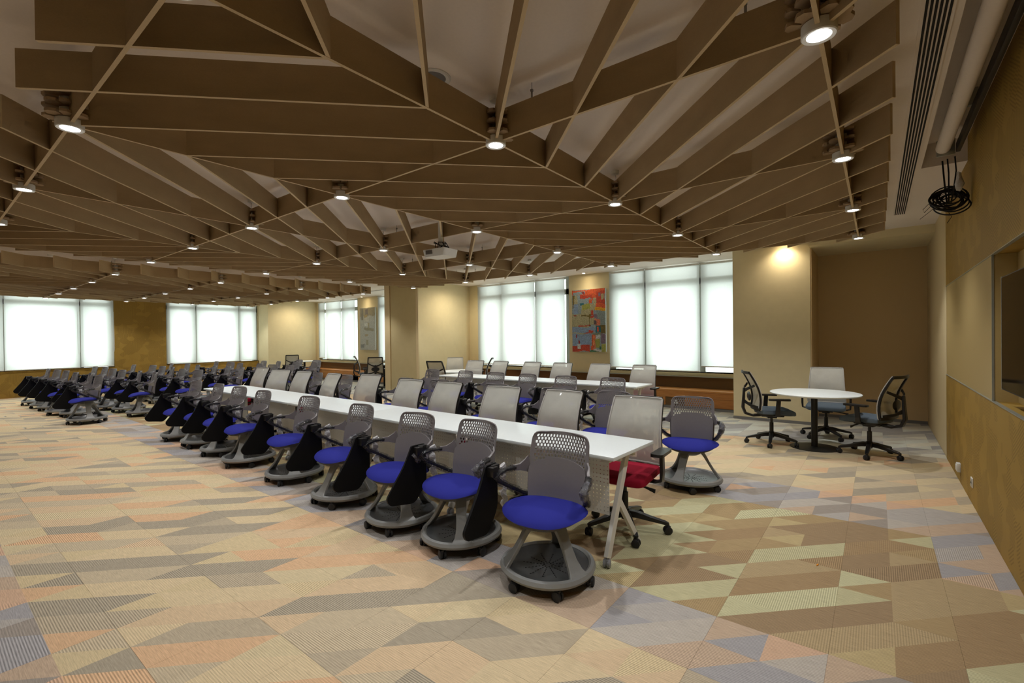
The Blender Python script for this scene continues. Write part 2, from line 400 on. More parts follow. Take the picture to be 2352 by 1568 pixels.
# right wall: textured band low and high, plain panels between, niche with display
wr = bpy.data.objects.new('wall_right', None); C.objects.link(wr); struct(wr)
def part(name, m, x0, x1, y0, y1, z0, z1, par): return boxo(name, m, par, x0, x1, y0, y1, z0, z1)
ZA, ZB = H-.50, H+.565
part('lower_panel', 'ochre', XR, XR+.4, YF-.3, 7.72, 0, ZA, wr)
part('upper_panel', 'ochre', XR, XR+.4, YF-.3, 7.72, ZB, ZC+.3, wr)
part('middle_panel', 'panel', XR+.006, XR+.4, 4.83, 7.72, ZA, ZB, wr)
part('niche_back', 'panel', XR+.13, XR+.4, -.4, 4.83, ZA, ZB, wr)
part('middle_panel', 'panel', XR+.006, XR+.4, YF-.3, -.4, ZA, ZB, wr)
part('plain_panel', 'tan_light', XR+.004, XR+.4, 7.72, YW+.3, 0, ZC+.3, wr)
part('metal_edge', 'alu', XR-.004, XR+.02, YF, 7.72, ZA-.003, ZA+.003, wr)
part('metal_edge', 'alu', XR-.004, XR+.02, YF, 7.72, ZB-.002, ZB+.002, wr)
part('metal_edge', 'alu', XR-.003, XR+.01, 4.826, 4.832, ZA, ZB, wr)
# window wall (far), alcove, pillars
def swall(name, m, x0, x1, y0, y1, z0, z1): return struct(boxo(name, m, None, x0, x1, y0, y1, z0, z1))
swall('wall_alcove', 'taupe', -2.08, XR+.4, YW, YW+.25, 0, ZC+.3)
swall('wall_pillar_right', 'cream', -2.08, -.88, 9.27, YW, 0, ZC+.0)
bm = nb(); box(bm, -.879, -.86, 9.275, 10.4, 0, ZC-.12); struct(obj('trim_1', bm, 'taupe'))
col = swall('wall_column_middle', 'cream', -11.13, -9.7, 8.42, YW, 0, ZC)
bm = nb(); box(bm, -10.86, -9.80, 8.395, 8.42, .06, ZC); struct(obj('trim_2', bm, 'tan'))
bm = nb(); box(bm, -11.13, -10.90, 8.385, 8.42, 0, ZC); struct(obj('trim_3', bm, 'tan_light'))
bm = nb(); box(bm, -9.785, -9.695, 8.385, 8.42, 0, ZC); struct(obj('trim_4', bm, 'tan_light'))
swall('wall_column_left', 'cream', XL-.4, -18.3, 8.42, YW, 0, ZC)
swall('wall_front', 'tan', XL-.5, XR+.4, YF-.3, YF, 0, ZC+.3)
# far wall with two bays
def bay(xa, xb, openings):
    swall('wall_window_lower', 'cream', xa, xb, YW, YW+.25, .64, .735)
    swall('wall_window_recess', 'brown', xa, xb, YW, YW+.25, 0, .64)
    xs = [xa]+[v for o in openings for v in o]+[xb]
    for a, b in zip(xs[::2], xs[1::2]):
        if b-a > .02: swall('wall_window_pier', 'cream', a, b, YW, YW+.25, .735, ZC+.3)
bay(-9.7, -2.08, [(-9.33, -6.22), (-5.10, -2.08)])
bay(-18.3, -11.13, [(-18.15, -15.42), (-14.18, -11.13)])
# left wall with two openings
swall('wall_left_lower', 'ochre', XL-.25, XL, YF-.3, 8.42, 0, .76)
swall('wall_left_pier_middle', 'ochre', XL-.25, XL, 4.02, 5.40, .76, ZC+.3)
swall('wall_left_pier_near', 'ochre', XL-.25, XL, YF-.3, -1.6, .76, ZC+.3)
swall('wall_left_pier_far', 'cream', XL-.25, XL, 8.40, YW, 0, ZC+.3)
for k, (y0, y1) in enumerate(((4.0, 5.42),)): pass

wn = [0]
def window(cx, y0w, length, z0, bars, along, label_side):
    """frame of mullions and transom with panes; along 'x' at far wall or 'y' at left wall"""
    wn[0] += 1
    r = bpy.data.objects.new('window_%d' % wn[0], None); C.objects.link(r); struct(r)
    def B(name, m, a0, a1, d0, d1, z0_, z1_):
        if along == 'x': boxo(name, m, r, a0, a1, YW+d0, YW+d1, z0_, z1_)
        else: boxo(name, m, r, XL-d1, XL-d0, a0, a1, z0_, z1_)
    a0, a1 = cx, cx+length
    ztr = 2.70
    B('sill', 'plastic_w', a0, a1, .0, .23, z0-.012, z0)
    B('transom', 'alu', a0, a1, .07, .22, ztr-.07, ztr+.07)
    B('head', 'alu', a0, a1, .15, .22, ZC-.05, ZC+.05)
    for b in bars: B('mullion', 'alu', b-.08, b+.08, .07, .22, z0, ZC)
    eds = [a0]+list(bars)+[a1]
    for p, q_ in zip(eds, eds[1:]):
        if q_-p < .1: continue
        B('pane', 'glass', p, q_, .18, .19, z0, ztr); B('pane', 'glass', p, q_, .18, .19, ztr, ZC+.2)
    return r
window(-9.33, 0, 3.11, .735, (-9.28, -8.44, -7.25, -6.27), 'x', 0)
window(-5.10, 0, 3.02, .735, (-5.05, -4.20, -2.98, -2.13), 'x', 0)
window(-18.15, 0, 2.73, .735, (-18.1, -17.6, -16.45, -15.47), 'x', 0)
window(-14.18, 0, 3.05, .735, (-14.1, -13.2, -12.1), 'x', 0)
window(-1.6, 0, 5.62, .76, (-1.5, 0, 1.6, 3.22, 3.97), 'y', 0)
window(5.40, 0, 3.0, .76, (5.45, 6.28, 7.72, 8.35), 'y', 0)

# roller blinds
BL = []
def roller(a0, a1, zb, along, d, label):
    dense = d < .04 and along == 'x'
    if along == 'x': t = thing('roller_blind', label, 'blind', ((a0+a1)/2, YW-d, zb), 0, 'white roller blinds'); L = (a1-a0)/2
    else: t = thing('roller_blind', label, 'blind', (XL+d, (a0+a1)/2, zb), PI/2, 'white roller blinds'); L = (a1-a0)/2
    bm = nb(); hgt = ZC-zb-.03
    v = [bm.verts.new(p) for p in ((-L, 0, 0), (L, 0, 0), (L, 0, hgt), (-L, 0, hgt))]; bm.faces.new(v)
    obj('fabric', bm, 'blind_dense' if dense else 'blind', t, smooth=0)
    bm = nb(); box(bm, -L, L, -.008, .008, -.012, .012, .003); obj('bottom_bar', bm, 'plastic_w', t)
    bm = nb(); tube(bm, [(-L, 0, hgt-.01), (L, 0, hgt-.01)], .022, 12); obj('roller_tube', bm, 'plastic_w', t)
    return t
def bpos(w_, k): return w_+' '+k
for (a0, a1, zb, d), lb in zip(((-9.33, -8.44, .775, .03), (-8.42, -7.26, .775, .045), (-7.24, -6.33, .77, .03)),
    ('white blind in front of the left third of the window left of colourful painting', 'wide bright white blind, middle of three left of the colourful painting', 'white blind directly left of the colourful painting')):
    roller(a0, a1, zb, 'x', d, lb)
for (a0, a1, zb, d), lb in zip(((-5.08, -4.20, .80, .03), (-4.17, -2.98, .755, .045), (-2.96, -2.10, .865, .03)),
    ('white blind directly right of the colourful painting', 'wide bright white blind, middle of three right of the colourful painting', 'white blind hanging slightly short beside the cream pillar')):
    roller(a0, a1, zb, 'x', d, lb)
for (a0, a1, zb, d), lb in zip(((-18.13, -17.66, .80, .03), (-17.54, -16.46, .77, .045), (-16.44, -15.55, .77, .03), (-14.14, -13.1, .77, .03), (-13.08, -12.1, .77, .045), (-12.08, -11.15, .77, .03)),
    ('narrow white blind in the far left corner of the window bay', 'bright white blind, second from the far corner left of pale painting', 'white blind just left of the pale silver painting', 'white blind just right of the pale silver painting', 'white blind behind the middle column, second right of pale painting', 'white blind hidden against the middle column')):
    roller(a0, a1, zb, 'x', d, lb)
for (a0, a1, zb, d), lb in zip(((-1.58, -.02, .775, .03), (.0, 1.62, .775, .045), (1.64, 3.2, .775, .03), (3.22, 4.0, .79, .045), (5.42, 6.27, .785, .03), (6.29, 7.68, .775, .045), (7.70, 8.33, .79, .03)),
    ('white blind on left wall nearest the camera, mostly out of frame', 'white blind on left wall cut by the left edge of the frame', 'wide bright white blind on left wall near the left edge', 'narrow white blind on left wall directly before the ochre pier', 'narrow white blind on left wall directly after the ochre pier', 'wide bright white blind on left wall beyond the ochre pier', 'narrow white blind on left wall beside the cream corner column')):
    t = roller(a0, a1, zb, 'y', d, lb)
    if a1 in (3.2, 4.0):
        bm = nb(); sweep(bm, [((a1-a0)/2-.05, -.02, 1.7), ((a1-a0)/2-.05, -.03, .5), ((a1-a0)/2-.02, -.03, .38), ((a1-a0)/2+.01, -.03, .5), ((a1-a0)/2+.0, -.02, 1.7)], .006, .006, (0, 1, 0)); obj('pull_chain', bm, 'plastic_w', t)

# skirting and sills
def sk(name, x0, x1, y0, y1, z1=.06): return struct(boxo(name, 'grey_base', None, x0, x1, y0, y1, 0, z1))
sk('baseboard_pillar', -2.085, -.875, 9.262, 9.27, .05)
sk('baseboard_alcove', -.86, .66, 10.392, 10.4, .05)
sk('baseboard_column', -11.135, -9.695, 8.38, 8.386, .04)
for a, b, n in ((-9.7, -2.08, 5), (-18.3, -11.13, 6)):
    o = struct(boxo('trim_%d' % n, 'alu', None, a, b, YW-.07, YW, .635, .65))

# window benches: boards are parts
def bench(xa, xb, label, outlets=()):
    t = thing('window_bench', label, 'bench', ((xa+xb)/2, 10.15, 0)); L = (xb-xa)/2; n = int(2*L/1.25)+1; wd = 2*L/n
    boxo('carcass', 'brown', t, -L, L, -.22, .245, .055, .355)
    for k in range(n):
        x = -L+k*wd
        boxo('seat_board', 'wood', t, x+.001, x+wd-.001, -.25, .245, .36, .395, .002)
        boxo('front_board', 'wood', t, x+.001, x+wd-.001, -.245, -.22, .235, .358, .002)
        s = wd*.37 if k % 2 else 0
        boxo('front_board', 'wood', t, max(-L, x+.001-s), min(L, x+wd-.001-s), -.243, -.222, .06, .233, .002)
        if s and k == n-1: boxo('front_board', 'wood', t, x+wd-s+.001, L, -.243, -.222, .06, .233, .002)
    boxo('plinth', 'grey_base', t, -L, L, -.235, -.2, 0, .055)
    return t
bench(-9.7, -2.08, 'long honey-coloured wooden window bench under the windows beside the colourful painting')
bench(-18.3, -11.13, 'honey-coloured wooden window bench in far left bay under the pale painting')

# ------------------------------------------------------------------ canopies of interlocked boards
S_, X0, Y0 = 1.543*1.145, -.163*1.145, 2.065*1.145
ZB0, ZB1 = H+1.272, H+1.272+.195
TH = .018
def board(par, name, p, q_, ends=0):
    """vertical board from p to q (x, y)"""
    p = Vector(p); q_ = Vector(q_); d = q_-p; L = d.length
    bm = nb(); box(bm, -L/2, L/2, -TH/2, TH/2, 0, ZB1-ZB0)
    c = (p+q_)/2
    o = obj(name, bm, 'mdf', par, (c.x, c.y, ZB0+(.0014 if name[0] != 'g' else (.0007 if abs(d.x) > abs(d.y) else 0))), math.atan2(d.y, d.x), smooth=0)
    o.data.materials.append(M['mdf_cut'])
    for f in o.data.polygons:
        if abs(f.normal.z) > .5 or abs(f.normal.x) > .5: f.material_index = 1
    return o
def canopy(label, x0, strips, j0, j1, stub=.15, farstub=.15):
    r = thing('ceiling_canopy', label, 'canopy', (0, 0, 0)); ni_ = len(strips)
    G = lambda i, j: (x0-S_*i, Y0+S_*j)
    for i in range(ni_+1):
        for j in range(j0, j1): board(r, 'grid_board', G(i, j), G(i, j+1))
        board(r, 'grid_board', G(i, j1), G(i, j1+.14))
    for j in range(j0, j1+1):
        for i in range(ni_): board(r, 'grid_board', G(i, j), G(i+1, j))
    for i, s in enumerate(strips):
        a = 3*(j0-1)
        while a <= 3*(j1+1):
            c = a/3.0; a += 1                     # j = c + s*(i'-i), i' in i..i+1
            e0, e1 = 0.0, 1.0
            lo, hi = j0-.14, j1+.14
            if s > 0: e0 = max(e0, lo-c); e1 = min(e1, hi-c)
            else: e0 = max(e0, c-hi); e1 = min(e1, c-lo)
            if e1-e0 < .12: continue
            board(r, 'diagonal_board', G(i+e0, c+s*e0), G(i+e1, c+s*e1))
    for k in range(3*j0, 3*j1+1):                 # short stubs past the two long edges
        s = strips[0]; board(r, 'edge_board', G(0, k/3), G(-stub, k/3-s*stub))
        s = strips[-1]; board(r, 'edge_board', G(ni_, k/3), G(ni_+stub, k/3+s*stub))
    return r
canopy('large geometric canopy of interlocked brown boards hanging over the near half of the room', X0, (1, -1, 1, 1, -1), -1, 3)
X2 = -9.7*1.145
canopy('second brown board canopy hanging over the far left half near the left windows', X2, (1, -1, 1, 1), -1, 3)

# downlights at the nodes
def make_lamp():
    t = thing('canopy_downlight', 'x', 'lamp')
    bm = nb(); lathe(bm, [(.062, 0), (.066, .004), (.066, .05), (.05, .055), (.045, .055)], 28)
    lathe(bm, [(.062, 0), (.046, .003), (.044, .012)], 28); obj('ring_housing', bm, 'plastic_w', t)
    bm = nb(); lathe(bm, [(0, .006), (.045, .006)], 24); obj('diffuser', bm, 'lamp', t)
    sl = bpy.data.lights.new('bulb', 'SPOT'); sl.energy = SPOT; sl.color = (1, .99, .965); sl.spot_size = math.radians(112); sl.spot_blend = .7; sl.shadow_soft_size = .035
    so = bpy.data.objects.new('bulb', sl); C.objects.link(so); so.parent = t; so.location = (0, 0, -.004)
    bm = nb(); lathe(bm, [(0, .05), (.045, .05), (.045, .20), (0, .20)], 20); obj('core', bm, 'plastic_w', t)
    for z in (.055, .115, .175):
        for sgn in (-1, 1):
            poly = []
            for k in range(13):
                a = -PI/2+PI*k/12+.0; r = .112+(.006 if k % 3 else -.012)
                poly.append((sgn*(.012+r*math.cos(a)*.96), r*math.sin(a)))
                if k in (3, 9): poly += [(sgn*(.012+(r-.04)*math.cos(a)), (r-.04)*math.sin(a)), (sgn*(.012+(r-.04)*math.cos(a+.14)), (r-.04)*math.sin(a+.14)), (sgn*(.012+(r)*math.cos(a+.14)), (r)*math.sin(a+.14))]
            bm = nb(); prism(bm, poly, .016, lambda u, v, w_: (u, v, z+w_+.008)); obj('wooden_disc', bm, 'mdf_edge', t, smooth=0)
    top = ZC-(ZB0-.022)
    bm = nb(); tube(bm, [(.0, 0, .2), (.01, 0, (top+.2)/2), (0, 0, top-.03)], .003, 6); obj('cord', bm, 'plastic_w', t)
    bm = nb(); lathe(bm, [(0, top-.035), (.036, top-.032), (.04, top-.004), (.04, top), (0, top)], 20); obj('ceiling_rose', bm, 'plastic_w', t)
    return t
L0 = make_lamp(); first = True
def ordn(k): return ORD[k]
rows = {-1: 'row nearest camera', 0: 'second row out', 1: 'third row out', 2: 'fourth row out', 3: 'row nearest windows'}
for can, x0, n in (('near canopy', X0, 6), ('far canopy', X2, 5)):
    for i in range(n):
        for j in range(-1, 4):
            o = L0 if first else dup(L0); first = False
            o.location = (x0-S_*i, Y0+S_*j, ZB0-.022)
            o['group'] = 'downlights of the '+can
            o['label'] = 'round white downlight under the %s, %s, %s from right' % (can, rows[j], ORD[i])

# hanger wires with clips above the boards
def make_hanger():
    t = thing('hanger_wire', 'x', 'hanger'); hgt = ZC-ZB1
    bm = nb(); box(bm, -.006, .006, -.0015, .0015, -.045, .05); obj('clip', bm, 'steel', t, smooth=0)
    bm = nb(); tube(bm, [(0, 0, .045), (0, 0, hgt)], .0018, 5); box(bm, -.007, .007, -.007, .007, .048, .062); obj('wire', bm, 'steel', t)
    return t
HW = make_hanger(); first = True
for ci, (x0, n) in enumerate(((X0, 6), (X2, 5))):
    for i in range(n-1):
        for j in range(0, 4):
            for e in (.16, .84):
                o = HW if first else dup(HW); first = False
                o.location = (x0-S_*(i+e), Y0+S_*j+.012, ZB1)
                o['group'] = 'hanger wires of canopy %d' % (ci+1)
                o['label'] = 'steel hanger wire above %s canopy, %s, %s bay from right, %s side' % (('near', 'far')[ci], ('second row', 'third row', 'fourth row', 'window row')[j], ORD[i], 'right' if e < .5 else 'left')

# wall-wash downlights set in the ceiling in front of piers and columns
def wash(x, y, z, label, e=42, sz=125):
    t = thing('recessed_spotlight', label, 'lamp', (x, y, z-.012))
    sl = bpy.data.lights.new('bulb', 'SPOT'); sl.energy = e; sl.color = (1, .86, .66); sl.spot_size = math.radians(sz); sl.spot_blend = .9; sl.shadow_soft_size = .03
    so = bpy.data.objects.new('bulb', sl); C.objects.link(so); so.parent = t; so.location = (0, 0, -.004)
    bm = nb(); lathe(bm, [(.032, .004), (.045, 0), (.052, .004), (.052, .012), (.032, .012)], 20, close=True); obj('trim_ring', bm, 'plastic_w', t)
    bm = nb(); lathe(bm, [(0, .006), (.032, .006)], 18); obj('diffuser', bm, 'wash', t)
wash(-1.25, 9.13, ZC, 'warm recessed spotlight grazing the cream pillar beside the alcove', 26, 140)
wash(-8.9, 9.3, ZC, 'warm recessed spotlight grazing the cream side of middle column', 80, 165)
wash(-5.65, 10.15, ZC, 'warm recessed spotlight above the colourful painting', 6)
wash(-14.8, 10.15, ZC, 'warm recessed spotlight above the pale silver painting', 6)
wash(-17.5, 9.3, ZC, 'warm recessed spotlight grazing the cream corner column far left', 80, 165)

# ------------------------------------------------------------------ tablet chair on round wheeled base
def shell_pt(s, t):
    z = .435+.445*t; hw = .210+.008*math.sin(PI*min(1, t*1.1)); r = .13
    if t > 1-r: hw -= .055*(1-math.sqrt(max(0, 1-((t-1+r)/r)**2)))
    yb = .185+.012*math.sin(t*PI*.9)+.085*max(0, t-.2)**1.6
    return Vector((s*hw, yb-.075*s*s*(1-.35*t), z))
def shell_mesh():
    bm = nb(); V = {}
    def v(s, t):
        k = (round(s, 4), round(t, 4))
        if k not in V: V[k] = bm.verts.new((s, t, 0))
        return V[k]
    nc, nr, sa, ta, tb = 17, 11, .90, .42, .955
    cs = 2*sa/nc; ct = (tb-ta)/nr
    arch = lambda s: .61-.10*(s/.9)**2
    for j in range(nr):
        t0_, t1_ = ta+j*ct, ta+(j+1)*ct
        edges = [-sa+cs*k for k in range(nc+1)]
        if j % 2: edges = [-sa]+[-sa+cs*(k+.5) for k in range(nc)]+[sa]
        for a, b in zip(edges, edges[1:]):
            m_ = (a+b)/2; full = b-a > cs*.9
            if full:
                loop = [v(a, t0_), v(m_, t0_), v(b, t0_), v(b, t1_), v(m_, t1_), v(a, t1_)]
                if (t0_+t1_)/2 > arch(m_)+.012:
                    hw, hh = cs*.37, ct*.42
                    hp = [(-.75, -.9), (.1, -1), (.85, -.7), (.75, .9), (-.1, 1), (-.85, .7)]
                    hv = [bm.verts.new((m_+x*hw, (t0_+t1_)/2+y*hh, 0)) for x, y in hp]
                    for k in range(6): bm.faces.new((loop[k], loop[(k+1) % 6], hv[(k+1) % 6], hv[k]))
                else: bm.faces.new(loop)
            else: bm.faces.new([v(a, t0_), v(b, t0_), v(b, t1_), v(a, t1_)])
        for a, b in ((-1, -sa), (sa, 1)): bm.faces.new([v(a, t0_), v(b, t0_), v(b, t1_), v(a, t1_)])
    half = [-1]+[-sa+cs/2*k for k in range(2*nc+1)]+[1]
    for t0_, t1_ in ((tb, .985), (.985, 1)):
        for a, b in zip(half, half[1:]): bm.faces.new([v(a, t0_), v(b, t0_), v(b, t1_), v(a, t1_)])
    for j in range(6):
        t0_, t1_ = ta*j/6, ta*(j+1)/6
        for a, b in zip(half, half[1:]): bm.faces.new([v(a, t0_), v(b, t0_), v(b, t1_), v(a, t1_)])
    for q_ in bm.verts: q_.co = shell_pt(q_.co.x, q_.co.y)
    bmesh.ops.recalc_face_normals(bm, faces=bm.faces)
    bmesh.ops.solidify(bm, geom=bm.faces[:], thickness=.007)
    for sg in (-1, 1):                        # flares that run from the shell into the arms
        pts = [shell_pt(sg, .50)+Vector((-sg*.012, .0, 0)), shell_pt(sg, .50)+Vector((sg*.012, -.02, -.006)), Vector((sg*.246, .075, .650)), Vector((sg*.268, .03, .652))]
        sweep(bm, pts, [.13, .085, .042, .034], [.010, .012, .016, .018])
    return bm
def seat_mesh(sc_, ztop, thick, fr=1):
    bm = nb(); n = 36; prof = [(0, ztop), (.35, ztop-.001), (.7, ztop-.006), (.88, ztop-.014), (.97, ztop-.026), (1, ztop-.036), (.96, ztop-thick*.9), (.8, ztop-thick), (.4, ztop-thick-.008), (0, ztop-thick-.01)]
    rings = []
    for r, z in prof:
        ring = []
        for a in range(n):
            th = 2*PI*a/n; c, s = math.cos(th), math.sin(th); e = .80
            x = math.copysign(abs(c)**e, c)*.272*sc_; y = math.copysign(abs(s)**e, s)*(.21 if s > 0 else .215)*sc_
            x *= 1-.10*max(0, s)
            yy = y*r-.03
            dz = -.032*max(0, -s*r)**2.2+.012*(abs(c)*r)**2-.004
            ring.append(bm.verts.new((x*r, yy, z+dz)))
            if r == 0: break
        rings.append(ring)
    for A_, B_ in zip(rings, rings[1:]):
        for i in range(n):
            j = (i+1) % n
            if len(A_) == 1: bm.faces.new((A_[0], B_[i], B_[j]))
            elif len(B_) == 1: bm.faces.new((A_[i], A_[j], B_[0]))
            else: bm.faces.new((A_[i], A_[j], B_[j], B_[i]))
    return bm
def wrinkle(bm, amp, seed):
    rnd = random.Random(seed)
    for q_ in bm.verts: q_.co += Vector((rnd.uniform(-amp, amp), rnd.uniform(-amp, amp), rnd.uniform(-amp, amp)))
def caster_mesh(r=.027, wd=.018, top=.075):
    bm = nb()
    for s in (-1, 1):
        a = [(s*.006+k*s*wd, 0, r) for k in (0, 1)]
        sweep(bm, [a[0], (s*(.006+wd*.8), 0, r), a[1]], [2*r, 2*r, 2*r*.8], [2*r, 2*r, 2*r*.8], (0, 0, 1), True, 16)
    box(bm, -.012, .012, -.02, .018, r*.9, r*2.1, .003)
    tube(bm, [(0, -.005, r*1.8), (0, -.005, top)], .008, 8)
    return bm
def chain(p0, pts): return [p0]+pts
def make_node():
    t = thing('tablet_chair', 'x', 'chair')
    # base with legs, tray and casters as its pieces
    bm = nb(); lathe(bm, [(.296, .078), (.301, .092), (.291, .112), (.272, .118), (.257, .108), (.251, .090), (.258, .072), (.285, .070)], 60, close=True, tri=.018)
    base = obj('base', bm, 'base', t)
    bm = nb(); lathe(bm, [(0, .080), (.17, .081), (.225, .090), (.254, .106), (.258, .098), (.228, .074), (0, .070)], 48, tri=.018); obj('tray', bm, 'tray', base)
    bm = nb()
    for k in range(12):
        for m_ in range(7):
            a = 2*PI*k/12+.1; r = .025+.022*m_+(.01 if k % 2 else 0)
            if r > .165: continue
            c, s = math.cos(a), math.sin(a); pr = [(r-.0055, -.0028), (r-.0055, .0028), (r+.0055, .0028), (r+.0055, -.0028)]
            f = [bm.verts.new((u*c-w_*s, u*s+w_*c, .0818)) for u, w_ in pr]; g_ = [bm.verts.new((q_.co.x, q_.co.y, .0805)) for q_ in f]
            bm.faces.new(f)
            for i in range(4): bm.faces.new((f[i], f[(i+1) % 4], g_[(i+1) % 4], g_[i]))
    o = obj('drain_holes', bm, 'dark', base, smooth=0); o['kind'] = 'stuff'
    for k in range(3):
        a = 2*PI*k/3+PI/6*5
        bm = nb()
        prof = [(.03, .396), (.070, .388), (.105, .358), (.137, .308), (.172, .244), (.210, .180), (.246, .130), (.272, .104)]
        sweep(bm, [(r*math.cos(a), r*math.sin(a), z) for r, z in prof], [.085, .090, .084, .076, .072, .078, .104, .150], [.03, .040, .034, .028, .024, .024, .024, .024], (-math.sin(a), math.cos(a), 0))
        bmesh.ops.bevel(bm, geom=bm.edges[:], offset=.004, segments=1, affect='EDGES')
        obj('leg', bm, 'base', base)
        for d in (-.52, .52):
            b = a+PI/3+d; bm = caster_mesh(.030, .018, .075); o = obj('caster', bm, 'rubber', base, (.270*math.cos(b), .270*math.sin(b), 0), b+random.uniform(-1, 1))
    bm = nb(); lathe(bm, [(0, .405), (.045, .404), (.088, .390), (.105, .366), (.098, .338), (.070, .322), (0, .330)], 28); obj('hub', bm, 'base', base)
    bm = nb(); lathe(bm, [(0, .400), (.05, .400), (.052, .414), (.05, .425), (0, .425)], 24); obj('collar', bm, 'chrome', t)
    bm = seat_mesh(1, .474, .030); obj('seat', bm, 'blue', t)
    bm = seat_mesh(.86, .447, .022); obj('seat_pan', bm, 'base', t)
    obj('shell', shell_mesh(), 'shell', t, smooth=50)
    # lumbar panel in front of the shell
    bm = nb(); nu, nv = 22, 12; g_ = []
    for j in range(nv+1):
        row = []
        for i in range(nu+1):
            s = -.955+1.91*i/nu; arch = .622-.085*(s/.9)**2-.05*max(0, (abs(s)-.84)/.11)**2
            tt = .0+arch*j/nv; p = shell_pt(s, tt); row.append(bm.verts.new(p+Vector((0, -.017, 0))))
        g_.append(row)
    for j in range(nv):
        for i in range(nu): bm.faces.new((g_[j][i], g_[j][i+1], g_[j+1][i+1], g_[j+1][i]))
    bmesh.ops.recalc_face_normals(bm, faces=bm.faces); bmesh.ops.solidify(bm, geom=bm.faces[:], thickness=.008)
    obj('back_panel', bm, 'shell', t)
    for sg in (-1, 1):
        P = [(sg*.262, .045, .652), (sg*.292, -.03, .652), (sg*.305, -.10, .642), (sg*.303, -.128, .622), (sg*.292, -.10, .590), (sg*.268, -.01, .535), (sg*.238, .08, .482), (sg*.20, .14, .455)]
        bm = nb(); sweep(bm, P, [.034, .036, .040, .040, .036, .032, .036, .05], [.018, .018, .020, .022, .022, .02, .022, .03], (1, 0, 0)); bmesh.ops.bevel(bm, geom=bm.edges[:], offset=.003, segments=1, affect='EDGES')
        arm = obj('arm', bm, 'black', t)
        bm = nb(); Q = []
        for a_, b_ in zip(P[:-1], P[1:]):
            for k in range(4): Q.append(Vector(a_).lerp(Vector(b_), k/4))
        tube(bm, Q[1:-1], .0245, 8); wrinkle(bm, .0035, 5+sg)
        o = obj('plastic_wrap', bm, 'film', arm); o['label'] = 'crumpled clear film'
        if sg > 0:
            bm = nb(); tube(bm, Q[6:18], .026, 8); wrinkle(bm, .005, 11); obj('plastic_wrap', bm, 'film_s', arm)
    # tablet stowed at the sitter's right
    bm = nb(); box(bm, -.348, -.298, -.165, -.105, .628, .690, .006); box(bm, -.352, -.318, -.13, -.06, .655, .695, .005); obj('tablet_bracket', bm, 'black', t)
    poly = rpoly([(-.06, .700), (-.180, .700), (-.24, .57), (-.402, .34), (-.370, .285), (-.15, .252), (-.035, .39), (-.045, .60)], [.008, .012, .06, .04, .03, .04, .06, .04])
    bm = nb(); prism(bm, poly, .016, lambda u, v_, w_: (-.352+w_-(.70-v_)*.03, u, v_))
    tb_ = obj('tablet', bm, 'black_matte', t, smooth=30)
    bm = nb(); Q = []
    for k in range(14): Q.append((-.345+.008*math.sin(k*2.1), .012+.03*k/13+.008*math.sin(k*1.3), .665-.30*k/13))
    sweep(bm, Q, [.058+.016*math.sin(k*1.7+1) for k in range(14)], [.022+.008*math.cos(k*2.3) for k in range(14)], (0, 1, 0), True, 7); wrinkle(bm, .005, 3)
    o = obj('film_strip', bm, 'film_w', t); o['label'] = 'hanging twist of white film'
    return t
CH = make_node(); ch_used = [False]
def node(px, py, label, group, rz=0):
    p = un(px, py, .88); a = math.radians(rz)
    o = CH if not ch_used[0] else dup(CH); ch_used[0] = True
    off = Vector((-math.sin(a), math.cos(a), 0))*.262
    o.location = (p.x-off.x, p.y-off.y, 0); o.rotation_euler = (0, 0, a)
    o['label'] = label; o['group'] = group
    for k in o.children:
        if k.name.startswith('base'): k.rotation_euler = (0, 0, random.uniform(0, 2.1)) if len(label) else (0, 0, 0)
    return o
row1 = [(1297, 990), (1113, 963), (973, 946), (846, 927), (725, 909), (619, 896), (563, 887), (515, 880.5), (463, 874.7)]
rz1 = [6, -4, 3, -2, 2, 0, 3, -3, 2]; brz = [-51, 50, -63, 4, -60, 42, 25, 0, 45]
for k, ((px, py), a) in enumerate(zip(row1, rz1)):
    o = node(px, py, 'blue-seated grey tablet chair in the front row before the long table, %s from right' % ORD[k], 'tablet chairs before the long white table', a)
    for c in o.children:
        if c.name.startswith('base'): c.rotation_euler = (0, 0, math.radians(brz[k]))
row2 = [(1592, 909), (1416, 897.5), (1282, 890), (1146, 880.7), (1018, 871), (940, 867), (805.5, 860), (739, 855)]
for k, (px, py) in enumerate(row2):
    o = node(px, py, 'blue tablet chair standing alone right of the long table end, facing camera' if k == 0 else 'blue tablet chair behind the mesh chairs of long table, %s from right' % ORD[k], 'tablet chairs behind the long table', 10 if k == 0 else random.uniform(-8, 8))
    if k == 0: ALONE = o
for c in ALONE.children:
    if c.name.startswith('base'): c.rotation_euler = (0, 0, math.radians(-19))
row3 = [(1412, 866), (1305, 862), (1219, 857.7), (1144, 854), (1076, 850.5), (1000, 847.5)]
for k, (px, py) in enumerate(row3):
    node(px, py, 'blue tablet chair directly before the rear white table, %s from right' % ORD[k], 'tablet chairs before the rear table', random.uniform(-7, 7))
BLK = [[(238, 862), (217, 856), (183, 854.4), (161, 850.5), (141, 848.5), (119, 846)],
       [(364.6, 854.4), (329, 851), (290, 849), (268, 846), (250, 843), (226, 841.6)],
       [(464, 848.5), (427, 846.4), (403, 842.5), (381, 840.4), (358.6, 838), (314, 837)],
       [(562.5, 843.4), (531, 841), (500, 839.5), (461, 837.4), (437.5, 835), (400, 834)],
       [(672, 837.3), (632, 836.5), (602.6, 834), (558, 833), (535.7, 831), (503, 829.4)],
       [(728, 831.6), (686, 830.7), (645.5, 829), (612, 828)], [(732, 826.5), (693, 825.5)]]
nm = ['nearest row', 'second row', 'third row', 'fourth row', 'fifth row', 'sixth row', 'rearmost row']
